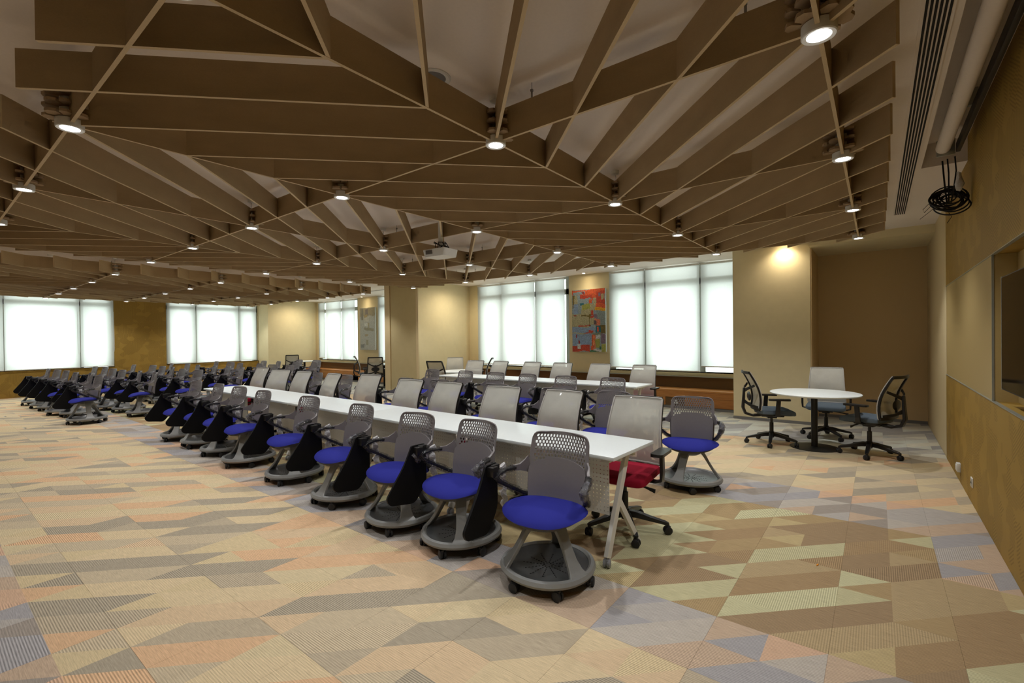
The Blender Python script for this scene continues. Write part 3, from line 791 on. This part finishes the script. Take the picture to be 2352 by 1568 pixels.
for r_, row in enumerate(BLK):
    for k, (px, py) in enumerate(row):
        node(px, py, 'blue tablet chair in the far left block, %s from camera, %s from right' % (nm[r_], ORD[k]) if r_ else 'blue tablet chair in the far left block, nearest row, %s from right' % ORD[k], 'tablet chairs of the left block', random.uniform(-10, 10))

# ------------------------------------------------------------------ mesh-back task chair
def back_pt(s, t):
    z = .50+.50*t; hw = .232-.034*t; y = .235+.03*math.sin(PI*t*1.1+.2)*-1+.10*t*t
    return Vector((s*hw, y-.035*s*s, z))
def make_task(seat_mat, name):
    t = thing(name, 'x', 'chair')
    for k in range(5):
        a = 2*PI*k/5+.3
        bm = nb(); sweep(bm, [(r*math.cos(a), r*math.sin(a), z) for r, z in ((.02, .135), (.09, .130), (.20, .105), (.30, .085), (.325, .075))], [.05, .05, .042, .036, .03], [.05, .046, .034, .026, .02], (-math.sin(a), math.cos(a), 0)); bmesh.ops.bevel(bm, geom=bm.edges[:], offset=.003, segments=1, affect='EDGES')
        o = obj('leg', bm, 'black', t)
        bm = caster_mesh(.03, .02, .08); obj('caster', bm, 'rubber', o, (.318*math.cos(a), .318*math.sin(a), 0), a+random.uniform(0, 3))
    bm = nb(); lathe(bm, [(0, .09), (.03, .09), (.034, .17), (.026, .175), (.026, .30), (.016, .30), (.016, .40), (0, .40)], 18); obj('gas_column', bm, 'black', t)
    bm = nb(); box(bm, -.09, .09, -.14, .15, .385, .425, .01); box(bm, -.05, .05, -.06, .06, .36, .39, .01); obj('tilt_mechanism', bm, 'black', t)
    bm = nb(); sweep(bm, [(.07, -.06, .40), (.20, -.08, .385), (.27, -.09, .372)], [.012, .014, .03], [.01, .01, .008]); obj('lever', bm, 'black', t)
    bm = nb()                                      # seat cushion
    pl = rpoly([(-.245, -.25), (.245, -.25), (.235, .19), (-.235, .19)], [.07, .07, .06, .06], 6)
    lv = [(.93, .435), (1, .448), (1, .478), (.965, .494), (.80, .500), (.4, .498)]
    rg = []
    for s, z in lv: rg.append([bm.verts.new((u*s, (v_+.03)*s-.03, z-(.02*max(0, (-v_-.1)/.15)**2*s))) for u, v_ in pl])
    n = len(pl)
    for A_, B_ in zip(rg, rg[1:]):
        for i in range(n): bm.faces.new((A_[i], A_[(i+1) % n], B_[(i+1) % n], B_[i]))
    bm.faces.new(rg[0][::-1]); bm.faces.new(rg[-1]); obj('seat', bm, seat_mat, t, smooth=50)
    bm = nb(); prism(bm, rpoly([(-.22, -.22), (.22, -.22), (.21, .18), (-.21, .18)], .05), .018, lambda u, v_, w_: (u, v_, .430+w_)); obj('seat_pan', bm, 'black', t)
    # rear spine and Y brace
    bm = nb(); sweep(bm, [(0, .10, .405), (0, .24, .390), (0, .335, .42), (0, .365, .50), (0, .355, .66), (0, .350, .78)], [.10, .085, .07, .06, .05, .05], [.03, .03, .035, .035, .03, .022], (1, 0, 0)); bmesh.ops.bevel(bm, geom=bm.edges[:], offset=.005, segments=1, affect='EDGES'); obj('spine', bm, 'black', t)
    bm = nb()
    for sg in (-1, 1):
        sweep(bm, [(0, .345, .74), (sg*.10, .325, .775), (sg*.195, .262, .825)], [.045, .034, .03], .012)
        sweep(bm, [(0, .355, .60), (sg*.10, .30, .55), (sg*.20, .222, .53)], [.04, .03, .03], .012)
    obj('brace', bm, 'black', t)
    bm = nb()
    for sg in (-1, 1): sweep(bm, [back_pt(sg, i/10)+Vector((0, .012, 0)) for i in range(11)], .028, .020, (1, 0, 0))
    for tt in (0, 1): sweep(bm, [back_pt(-1+i/5, tt)+Vector((0, .012, 0)) for i in range(11)], .035, .018, (0, 0, 1))
    obj('back_frame', bm, 'black', t)
    bm = nb(); g_ = [[bm.verts.new(back_pt(-1.03+2.06*i/12, -.015+1.03*j/12)+Vector((0, -.004, 0))) for i in range(13)] for j in range(13)]
    for j in range(12):
        for i in range(12): bm.faces.new((g_[j][i], g_[j][i+1], g_[j+1][i+1], g_[j+1][i]))
    bk = obj('mesh_back', bm, 'mesh', t)
    bm = nb()
    for sg in (-1, 1): sweep(bm, [back_pt(sg*1.03, i/10)+Vector((0, -.004, 0)) for i in range(11)], .016, .012, (1, 0, 0), True, 6)
    for tt in (-.01, 1.01): sweep(bm, [back_pt(-1.03+2.06*i/10, tt)+Vector((0, -.004, 0)) for i in range(11)], .016, .012, (0, 0, 1), True, 6)
    obj('piping', bm, 'mesh_frame', bk)
    bm = nb(); lathe(bm, [(0, -.012), (.06, -.010), (.085, 0), (.06, .01), (0, .012)], 20)
    for q_ in bm.verts: q_.co = Vector((q_.co.x*1.35, .285+q_.co.z, .66+q_.co.y*.75))
    obj('lumbar_pad', bm, 'black', t)
    for sg in (-1, 1):
        bm = nb(); sweep(bm, [(sg*.12, .0, .418), (sg*.25, .0, .418), (sg*.292, .0, .432), (sg*.296, .0, .50), (sg*.296, -.01, .635)], [.075, .07, .065, .055, .05], [.014, .014, .02, .026, .026], (0, 1, 0)); bmesh.ops.bevel(bm, geom=bm.edges[:], offset=.004, segments=1, affect='EDGES')
        a_ = obj('armrest', bm, 'black', t)
        bm = nb(); prism(bm, rpoly([(-.048, -.15), (.048, -.15), (.045, .11), (-.045, .11)], .035, 5), .022, lambda u, v_, w_: (sg*.296+u, v_, .648+w_)); obj('arm_pad', bm, 'black', a_)
    return t
TR = make_task('red', 'task_chair'); TS = make_task('slate', 'task_chair')
us = {}
def task(src, p, rz, label, group):
    k = src.name; o = src if k not in us else dup(src); us[k] = 1
    o.location = (p[0], p[1], 0); o.rotation_euler = (0, 0, math.radians(rz)); o['label'] = label; o['group'] = group
    return o
def ttop(px, py, rz, z=1.0):
    p = un(px, py, z); a = math.radians(rz); off = Vector((-math.sin(a), math.cos(a), 0))*.34
    return (p.x-off.x, p.y-off.y)
T1 = [(1468, 915, 3), (1300, 898.6, -4), (1160, 895.5, 4), (1037, 886, -3), (949, 876, 2), (856, 862, 5), (772, 860, -6), (703, 856, 2), (649, 853, 16), (608, 845.7, 3)]
for k, (px, py, a) in enumerate(T1):
    x, y = ttop(px, py, a); y = min(y, 3.72-.03*(x+1.3)); y = max(y, 3.44-.03*(x+1.3))
    x_ = un(px, py, 1.0); v = pray(px, py); yy = y+.34*math.cos(math.radians(a)); x = v.x*yy/v.y+.34*math.sin(math.radians(a))
    task(TR, (x, y), a, 'red-seated task chair with beige mesh back behind the long table, %s from right' % ORD[k], 'red task chairs at the long table')
T2 = [(1483, 845, 2), (1380, 841, -2), (1296, 838, 3), (1225, 832.9, 0), (1151, 832.5, -3), (1100, 828, 12)]
for k, (px, py, a) in enumerate(T2):
    x, y = ttop(px, py, a); y = 7.66
    v = pray(px, py); yy = y+.34; x = v.x*yy/v.y
    task(TR, (x, y), a, 'red-seated task chair with grey mesh back behind the rear table, %s from right' % ORD[k], 'red task chairs at the rear table')

# ------------------------------------------------------------------ long tables
def make_table():
    t = thing('folding_table', 'x', 'table')          # origin: floor, right front corner; table runs to -x, +y
    W, D = 1.498, .63
    bm = nb(); box(bm, -W, 0, 0, D, .716, .74, .002); obj('tabletop', bm, 'white', t)
    bm = nb(); box(bm, -W+.06, -.06, .20, .24, .665, .70); box(bm, -W+.06, -.06, .40, .44, .665, .70); obj('rail', bm, 'wsteel', t)
    bm = nb(); box(bm, -W+.10, -.115, .150, .153, .30, .705); obj('modesty_panel', bm, 'perf', t, smooth=0)
    for x in (-.075, -W+.075):
        bm = nb(); sweep(bm, [(x, .33, .70), (x, .04, .062)], .055, .03, (0, 1, .4)); sweep(bm, [(x, .195, .41), (x, .52, .004)], .045, .026, (0, 1, -.4))
        box(bm, x-.02, x+.02, .05, D-.05, .69, .716)
        bmesh.ops.bevel(bm, geom=bm.edges[:], offset=.002, segments=1, affect='EDGES')
        lg = obj('leg', bm, 'wsteel', t)
        bm = caster_mesh(.028, .018, .07); obj('caster', bm, 'gcaster', lg, (x, .035, 0), .3)
        bm = nb(); box(bm, x-.03, x+.03, -.0+.02, .06, .694, .716, .002); obj('clamp', bm, 'wsteel', t)
    return t
TB = make_table(); first = True
for g_, (x0, y0, n, ang, nm_) in enumerate(((-1.335, 2.765, 5, -1.8, 'front'), (-2.93, 6.87, 3, -.9, 'rear'))):
    a = math.radians(ang)
    for k in range(n):
        o = TB if first else dup(TB); first = False
        o.location = (x0-1.5*k*math.cos(a), y0-1.5*k*math.sin(a), 0); o.rotation_euler = (0, 0, a)
        o['group'] = 'white tables of the %s row' % nm_
        o['label'] = 'white rectangular table with perforated front panel, %s from right in the %s table row' % (ORD[k], nm_)

# ------------------------------------------------------------------ round tables and their chairs
def make_round():
    t = thing('round_table', 'x', 'table')
    bm = nb(); lathe(bm, [(0, .74), (.515, .74), (.525, .734), (.522, .722), (.49, .712), (0, .712)], 56); obj('tabletop', bm, 'white', t)
    bm = nb(); lathe(bm, [(0, .70), (.15, .70), (.15, .712), (0, .712)], 24); lathe(bm, [(.038, .02), (.038, .70)], 24); obj('pedestal', bm, 'bsteel', t)
    bm = nb(); lathe(bm, [(0, .02), (.04, .02), (.27, .010), (.29, .006), (.29, 0), (0, 0)], 40); obj('foot_plate', bm, 'bsteel', t)
    return t
RT = make_round()
RT.location = (-.67, 7.46, 0); RT['label'] = 'round white table on black pedestal in front of the alcove'; RT['group'] = 'round white tables'
for (x, y), lb in (((-7.96, 8.23), 'round white table left behind the rear white table row'), ((-12.45, 9.35), 'round white table partly hidden left of the middle column'), ((-17.2, 9.25), 'round white table in the far left corner by the cream column')):
    o = dup(RT); o.location = (x, y, 0); o['label'] = lb
ga = 'slate-seated chairs at the round tables'
task(TS, (-1.17, 7.39), 114, 'black-framed chair left of the round table by the alcove, seen from behind', ga)
task(TS, (-.60, 8.30), 2, 'grey mesh chair behind round table by the alcove, facing camera', ga)
task(TS, (-.08, 7.37), -112, 'black-framed chair right of the round table by alcove, slate seat', ga)
def far(px, y, rz, label):
    v = pray(px, 820); a = math.radians(rz); off = Vector((-math.sin(a), math.cos(a), 0))*.34
    task(TS, (v.x*y/v.y-off.x, y-off.y), rz, label, ga)
far(996, 7.35, -163, 'black-framed chair seen from behind at left of the middle round table')
far(1046, 9.05, 37, 'chair with see-through beige back against the cream column side')
far(1131, 9.25, -52, 'black-framed chair in side view right of the middle round table')
far(814, 8.4, 145, 'black-framed chair in side view just below the pale painting')
far(862, 8.25, -125, 'black-framed chair seen squarely from behind beside the middle column')
far(671, 8.3, -120, 'black-framed chair from behind at far left corner round table')
far(682, 10.1, -15, 'grey mesh chair against the cream wall at the far corner table')
far(600, 8.9, 60, 'pale mesh chair left of the far corner round table')

# ------------------------------------------------------------------ paintings
def attr_mat(name, rough=.5):
    m = bpy.data.materials.new(name); m.use_nodes = True; q = N(m)
    a = q.n('ShaderNodeVertexColor', layer_name='Col'); q.l(a.outputs[0], q.b.inputs['Base Color']); q.b.inputs['Roughness'].default_value = rough
    q.b.inputs['Coat Weight'].default_value = .35; q.b.inputs['Coat Roughness'].default_value = .1
    tc = q.n('ShaderNodeTexCoord'); nz = q.n('ShaderNodeTexNoise'); nz.inputs['Scale'].default_value = 5; nz.inputs['Distortion'].default_value = 2; q.l(tc.outputs['Object'], nz.inputs[0])
    bp = q.n('ShaderNodeBump'); bp.inputs['Strength'].default_value = .3; bp.inputs['Distance'].default_value = .01; q.l(nz.outputs[0], bp.inputs['Height']); q.l(bp.outputs[0], q.b.inputs['Coat Normal'])
    return m
M['paint'] = attr_mat('painted_canvas')
def painting(name, x0, x1, z0, z1, base_col, blobs, label, seed, jit=.012, wrapc=True):
    t = thing(name, label, 'painting', ((x0+x1)/2, YW-.035, (z0+z1)/2)); W, Hh = (x1-x0)/2, (z1-z0)/2
    boxo('stretcher', 'white', t, -W, W, -.020, .034, -Hh, Hh, .002)
    nx, nz_ = 64, int(64*Hh/W); bm = nb(); cl = bm.loops.layers.color.new('Col'); rnd = random.Random(seed)
    g_ = [[bm.verts.new((-W+2*W*i/nx, -.0215, -Hh+2*Hh*j/nz_)) for i in range(nx+1)] for j in range(nz_+1)]
    for j in range(nz_):
        for i in range(nx):
            u, v_ = (i+.5)/nx, 1-(j+.5)/nz_
            c = base_col
            for (a, b, c_, d, colr) in blobs:
                e = jit*math.sin(9*v_+17*a+u*5)+jit*.5*math.sin(17*u+13*b)
                if a+e < u < c_+e and b+e < v_ < d+e: c = colr
            k = rnd.uniform(.86, 1.1)
            f = bm.faces.new((g_[j][i], g_[j][i+1], g_[j+1][i+1], g_[j+1][i]))
            lin = srgb(*[max(0, min(255, q_*k)) for q_ in c])
            for lp in f.loops: lp[cl] = tuple(q_**(1/2.2) for q_ in lin[:3])+(1,)
    obj('canvas', bm, 'paint', t, smooth=0)
    return t
R_, OR, GY, BL_, YG, CR, TE, OL, PK, YE, WH, DR, GN, PU = (196, 70, 48), (222, 96, 52), (150, 168, 178), (140, 164, 198), (166, 170, 84), (180, 174, 140), (30, 112, 132), (120, 104, 46), (216, 126, 96), (226, 168, 30), (206, 212, 214), (152, 44, 44), (46, 118, 86), (130, 112, 134)
painting('abstract_painting', -6.10, -5.17, 1.155, 2.70, GY, [
    (0, 0, 1, .10, OR), (.02, .02, .40, .075, GY), (.3, .03, .37, .06, DR), (0, .07, .06, .28, OL), (.06, .08, .22, .24, CR), (.18, .10, .28, .38, GY), (.25, .08, .62, .15, R_),
    (.26, .13, .56, .24, GY), (.24, .20, .34, .235, TE), (.28, .235, .70, .42, CR), (.30, .235, .56, .33, YG), (.52, .16, .60, .22, OR), (.6, .06, .86, .18, OR), (.64, .14, .74, .34, CR), (.74, .05, .98, .26, R_), (.86, .08, .94, .17, CR), (.80, .07, .86, .12, PU),
    (.72, .24, .98, .33, OR), (.70, .30, .98, .345, YE), (.06, .24, .20, .40, BL_), (.0, .40, .54, .455, CR), (.30, .42, .54, .445, OL), (.06, .415, .16, .43, DR), (.50, .38, .56, .60, OL), (.58, .34, .64, .42, R_), (.66, .35, .72, .41, BL_), (.73, .34, 1, .59, (136, 152, 154)),
    (.56, .43, .70, .48, R_), (.66, .41, .76, .47, PU), (0, .445, .50, .60, CR), (.54, .47, .70, .58, CR), (.68, .47, .82, .57, PK), (.66, .50, .72, .56, (96, 84, 88)), (.2, .585, .56, .60, R_), (0, .60, .70, .685, BL_), (.70, .57, .86, .70, TE), (.75, .60, .80, .68, OR), (.86, .585, 1, .71, OL),
    (0, .685, .40, .70, CR), (.36, .685, .60, .70, R_), (.52, .67, .64, .71, R_), (.6, .68, .86, .73, (124, 138, 126)), (0, .71, .58, .90, BL_), (.12, .72, .145, .78, DR), (.58, .715, .68, .96, OR), (.62, .72, .66, .9, (236, 160, 100)), (.70, .74, .84, .81, WH), (.70, .81, .84, .95, YG), (.86, .71, 1, .86, PU), (.86, .86, 1, 1, YG),
    (0, .895, .54, 1, R_), (.16, .88, .26, .955, WH), (.19, .82, .24, .87, DR), (.54, .89, .66, .97, OR), (.66, .88, .72, .97, PK), (.52, .965, .80, 1, GN), (.80, .90, .84, .98, GN), (.66, .97, .88, 1, WH)],
    'tall colourful abstract painting with red, orange and blue-grey blocks on cream pier', 4)
painting('wrapped_painting', -15.20, -14.28, 1.14, 2.69, (172, 172, 160), [
    (0, 0, 1, .20, (150, 140, 108)), (.10, .02, .24, .3, (120, 114, 96)), (.35, .02, .55, .2, (112, 100, 90)), (.25, .15, .5, .28, (164, 142, 84)), (.28, .22, .6, .34, (186, 184, 168)), (.3, .37, .55, .45, (200, 202, 192)), (.5, .34, .62, .48, (160, 150, 110)), (.3, .48, .9, .54, (136, 128, 88)), (.32, .62, .52, .66, (150, 130, 76)), (.4, .76, .56, .9, (140, 134, 96)), (.05, .86, .3, .95, (110, 112, 106))],
    'tall pale silvery painting wrapped in crumpled film in the left bay', 9)
# clear wrap over the colourful painting
for xx, zz, lb in ((-6.13, 2.70, 0), (-5.14, 2.70, 1)):
    pass

# ------------------------------------------------------------------ right wall: display, sockets, screen, cables
t = thing('wall_display', 'large black flat display in the niche of the ochre right wall', 'display', (XR+.022, 4.37, 1.505))
boxo('housing', 'black', t, -.015, .06, -2.2, .16, -.375, .385, .003)
boxo('screen', 'screen', t, -.020, -.014, -2.19, .150, -.365, .375)
boxo('bezel_edge', 'alu', t, -.021, -.015, .150, .158, -.375, .385)
def socket(y, z, label, blank):
    t = thing('wall_socket' if not blank else 'wall_plate', label, 'socket', (XR, y, z))
    boxo('plate', 'plastic_w', t, -.010 if not blank else -.03, .0, -.043, .043, -.043, .043, .004)
    if not blank:
        boxo('rim', 'alu', t, -.0115, -.002, -.036, .036, -.036, .036, .002)
        for dy in (-.018, .0, .018): boxo('pin_hole', 'dark', t, -.0122, -.0105, dy-.003, dy+.003, -.010, .008)
    else: boxo('cover', 'plastic_w', t, -.036, -.028, -.03, .03, -.03, .03, .004)
socket(6.52, .155, 'small white raised plate low on the ochre right wall, farther one', True)
socket(5.75, .195, 'silver-rimmed socket low on the ochre right wall, nearer one', False)
t = thing('bench_socket', 'white double socket set in the front of the wooden window bench', 'socket', (-3.38, 9.902, .135))
boxo('plate', 'plastic_w', t, -.065, .065, -.010, .003, -.036, .036, .003)
for dx in (-.03, .03): boxo('pin_hole', 'dark', t, dx-.012, dx+.012, -.0115, -.009, -.01, .01)
# linear slot diffuser
t = thing('slot_diffuser', 'long black-slotted linear air diffuser in the ceiling by right wall', 'air diffuser', (.245, 3.5, ZC))
boxo('frame', 'ceiling', t, -.072, .062, -6.5, 4.55, -.008, .004)
for k in range(6):
    x = -.056+.0185*k
    boxo('slot', 'dark', t, x, x+.011, -6.4, 4.50, -.0105, -.006)
t = thing('slot_diffuser', 'thin black slot diffuser in the ceiling of left bay', 'air diffuser', (-13, 9.2, ZC)); boxo('frame', 'ceiling', t, -2, 1.7, -.05, .05, -.006, .003); boxo('slot', 'dark', t, -1.95, 1.65, -.02, .02, -.009, -.005)
# projection screen casing in its recess, cables hanging from its end
t = thing('projection_screen', 'long pale rolled projection screen in ceiling recess along right wall', 'projection screen', (.50, 2.6, ZC+.05))
bm = nb(); tube(bm, [(-.03, -5.5, .02), (-.03, 3.05, .02)], .052, 16); obj('fabric_roll', bm, 'ceiling', t)
bm = nb(); box(bm, .055, .085, -5.5, 3.08, -.03, .05, .004); obj('bottom_bar', bm, 'black', t)
bm = nb(); box(bm, -.075, .05, 3.05, 3.07, -.05, .09, .004); box(bm, -.05, .09, 2.2, 2.24, .05, .17); box(bm, -.05, .09, -2.2, -2.16, .05, .17); obj('end_bracket', bm, 'alu', t)
t = thing('cable_coil', 'tangled coil of black cables hanging from the ceiling by right wall', 'cable', (.51, 5.72, 2.69))
rnd = random.Random(3)
for k in range(13):
    bm = nb(); R0 = rnd.uniform(.075, .125); cx, cz = rnd.uniform(-.03, .03), rnd.uniform(-.05, .05); tilt = rnd.uniform(-.5, .5); sq = rnd.uniform(.6, 1)
    pts = [(cx+R0*math.cos(a)*1.0, cx*.6+R0*.35*math.sin(a+tilt)+.01*math.sin(3*a), cz+R0*sq*math.sin(a)) for a in [2*PI*i/22 for i in range(23)]]
    tube(bm, pts, .006, 6); obj('cable_loop', bm, 'cable', t)
for dx, dy, r in ((-.03, .02, .007), (.0, -.02, .006), (.045, -.06, .006)):
    bm = nb(); tube(bm, [(dx*.3, dy*.5, -.02), (dx*.7, dy, .12), (dx, dy, .25), (dx-.01, dy-.02, .37)], r, 8); obj('drop_cable', bm, 'cable', t)
bm = nb(); tube(bm, [(-.02, .06, .09), (-.10, .16, .06), (-.16, .22, .0), (-.15, .22, -.03), (-.09, .14, .03), (-.04, .07, .05), (-.1, .2, -.02), (-.18, .26, -.08)], .0025, 6); obj('loose_wire', bm, 'cable', t)
bm = nb(); tube(bm, [(0, .0, -.10), (.02, -.01, -.14), (-.01, .01, -.19)], .0025, 6); obj('loose_wire', bm, 'cable', t)
bm = nb(); lathe(bm, [(.0, -.06), (.02, -.05), (.03, 0), (.018, .05), (.012, .10)], 10, (.06, -.10, .12)); wrinkle(bm, .006, 2); obj('film_wrap', bm, 'film_w', t)

# ------------------------------------------------------------------ projector, ceiling speaker, detectors
t = thing('projector', 'white ceiling projector with black cables hanging among the boards', 'projector', (-4.30, 4.10, 2.515), math.radians(8))
bm = nb(); prism(bm, rpoly([(-.19, -.13), (.17, -.15), (.19, .12), (-.17, .14)], .035, 4), .09, lambda u, v_, w_: (u*(1 if w_ > 0 else .9), v_*(1 if w_ > 0 else .9), .062+w_)); bmesh.ops.bevel(bm, geom=[e for e in bm.edges if e.calc_length() > .002], offset=.004, segments=1, affect='EDGES'); obj('body', bm, 'plastic_w', t)
for k in range(9): boxo('vent_slot', 'grey_base', t, -.12+k*.011, -.113+k*.011, -.145, -.128, .045, .092)
bm = nb(); lathe(bm, [(.028, 0), (.03, .02), (.022, .02)], 18)
for q_ in bm.verts: q_.co = Vector((-.195-q_.co.z, .02+q_.co.y, .06+q_.co.x))
obj('lens', bm, 'black', t)
bm = nb(); box(bm, -.02, .02, -.02, .02, .12, ZC-2.515-.0); box(bm, -.06, .06, -.05, .05, .105, .125); box(bm, -.06, .06, -.06, .06, ZC-2.515-.01, ZC-2.515); obj('mount', bm, 'plastic_w', t)
for k in range(5):
    bm = nb(); pts = [(rnd.uniform(-.1, .1), rnd.uniform(-.08, .08), .12+rnd.uniform(0, .03)+(.07 if i in (1, 2) else 0)) for i in range(5)]
    tube(bm, pts, .006, 6); obj('cable', bm, 'cable', t)
t = thing('ceiling_speaker', 'round grey ceiling speaker with white rim above near canopy', 'speaker', (-2.10, 1.96, ZC))
bm = nb(); lathe(bm, [(.075, -.004), (.095, -.010), (.105, -.004), (.105, 0), (.075, 0)], 32, close=True); obj('rim', bm, 'plastic_w', t)
bm = nb(); lathe(bm, [(0, -.004), (.076, -.003)], 28); obj('grille', bm, 'grey_base', t)
p = un(118, 585, ZC); t = thing('smoke_detector', 'small round white detector on the ceiling between the two canopies', 'detector', (p.x, p.y, ZC)); bm = nb(); lathe(bm, [(0, -.035), (.03, -.033), (.05, -.02), (.055, 0), (0, 0)], 22); obj('body', bm, 'plastic_w', t)

# floor boxes and the scrap on the carpet
for (px, py), lb in (((76, 981), 'flush metal-rimmed floor box in the carpet, nearer of two left'), ((28, 955), 'flush metal-rimmed floor box in the carpet, farther of two left')):
    p = un(px, py, 0); t = thing('floor_box', lb, 'floor box', (p.x, p.y, 0))
    bm = nb(); box(bm, -.15, .15, -.12, -.114, 0, .002); box(bm, -.15, .15, .114, .12, 0, .002); box(bm, -.15, -.144, -.12, .12, 0, .002); box(bm, .144, .15, -.12, .12, 0, .002); obj('rim', bm, 'alu', t)
    boxo('lid', 'carpet', t, -.143, .143, -.113, .113, 0, .0015); boxo('latch', 'black', t, -.05, .05, -.11, -.085, .001, .003)
p = un(1878, 1298, 0)
bm = nb(); sweep(bm, [(-.004, -.014, .004), (0, 0, .006), (.003, .014, .004)], [.006, .009, .005], [.005, .007, .004], (1, 0, 0), True, 8); o = obj('orange_scrap', bm, 'orange', None, (p.x, p.y, 0)); tag(o, 'tiny bright orange scrap lying on the olive carpet at right', 'scrap')
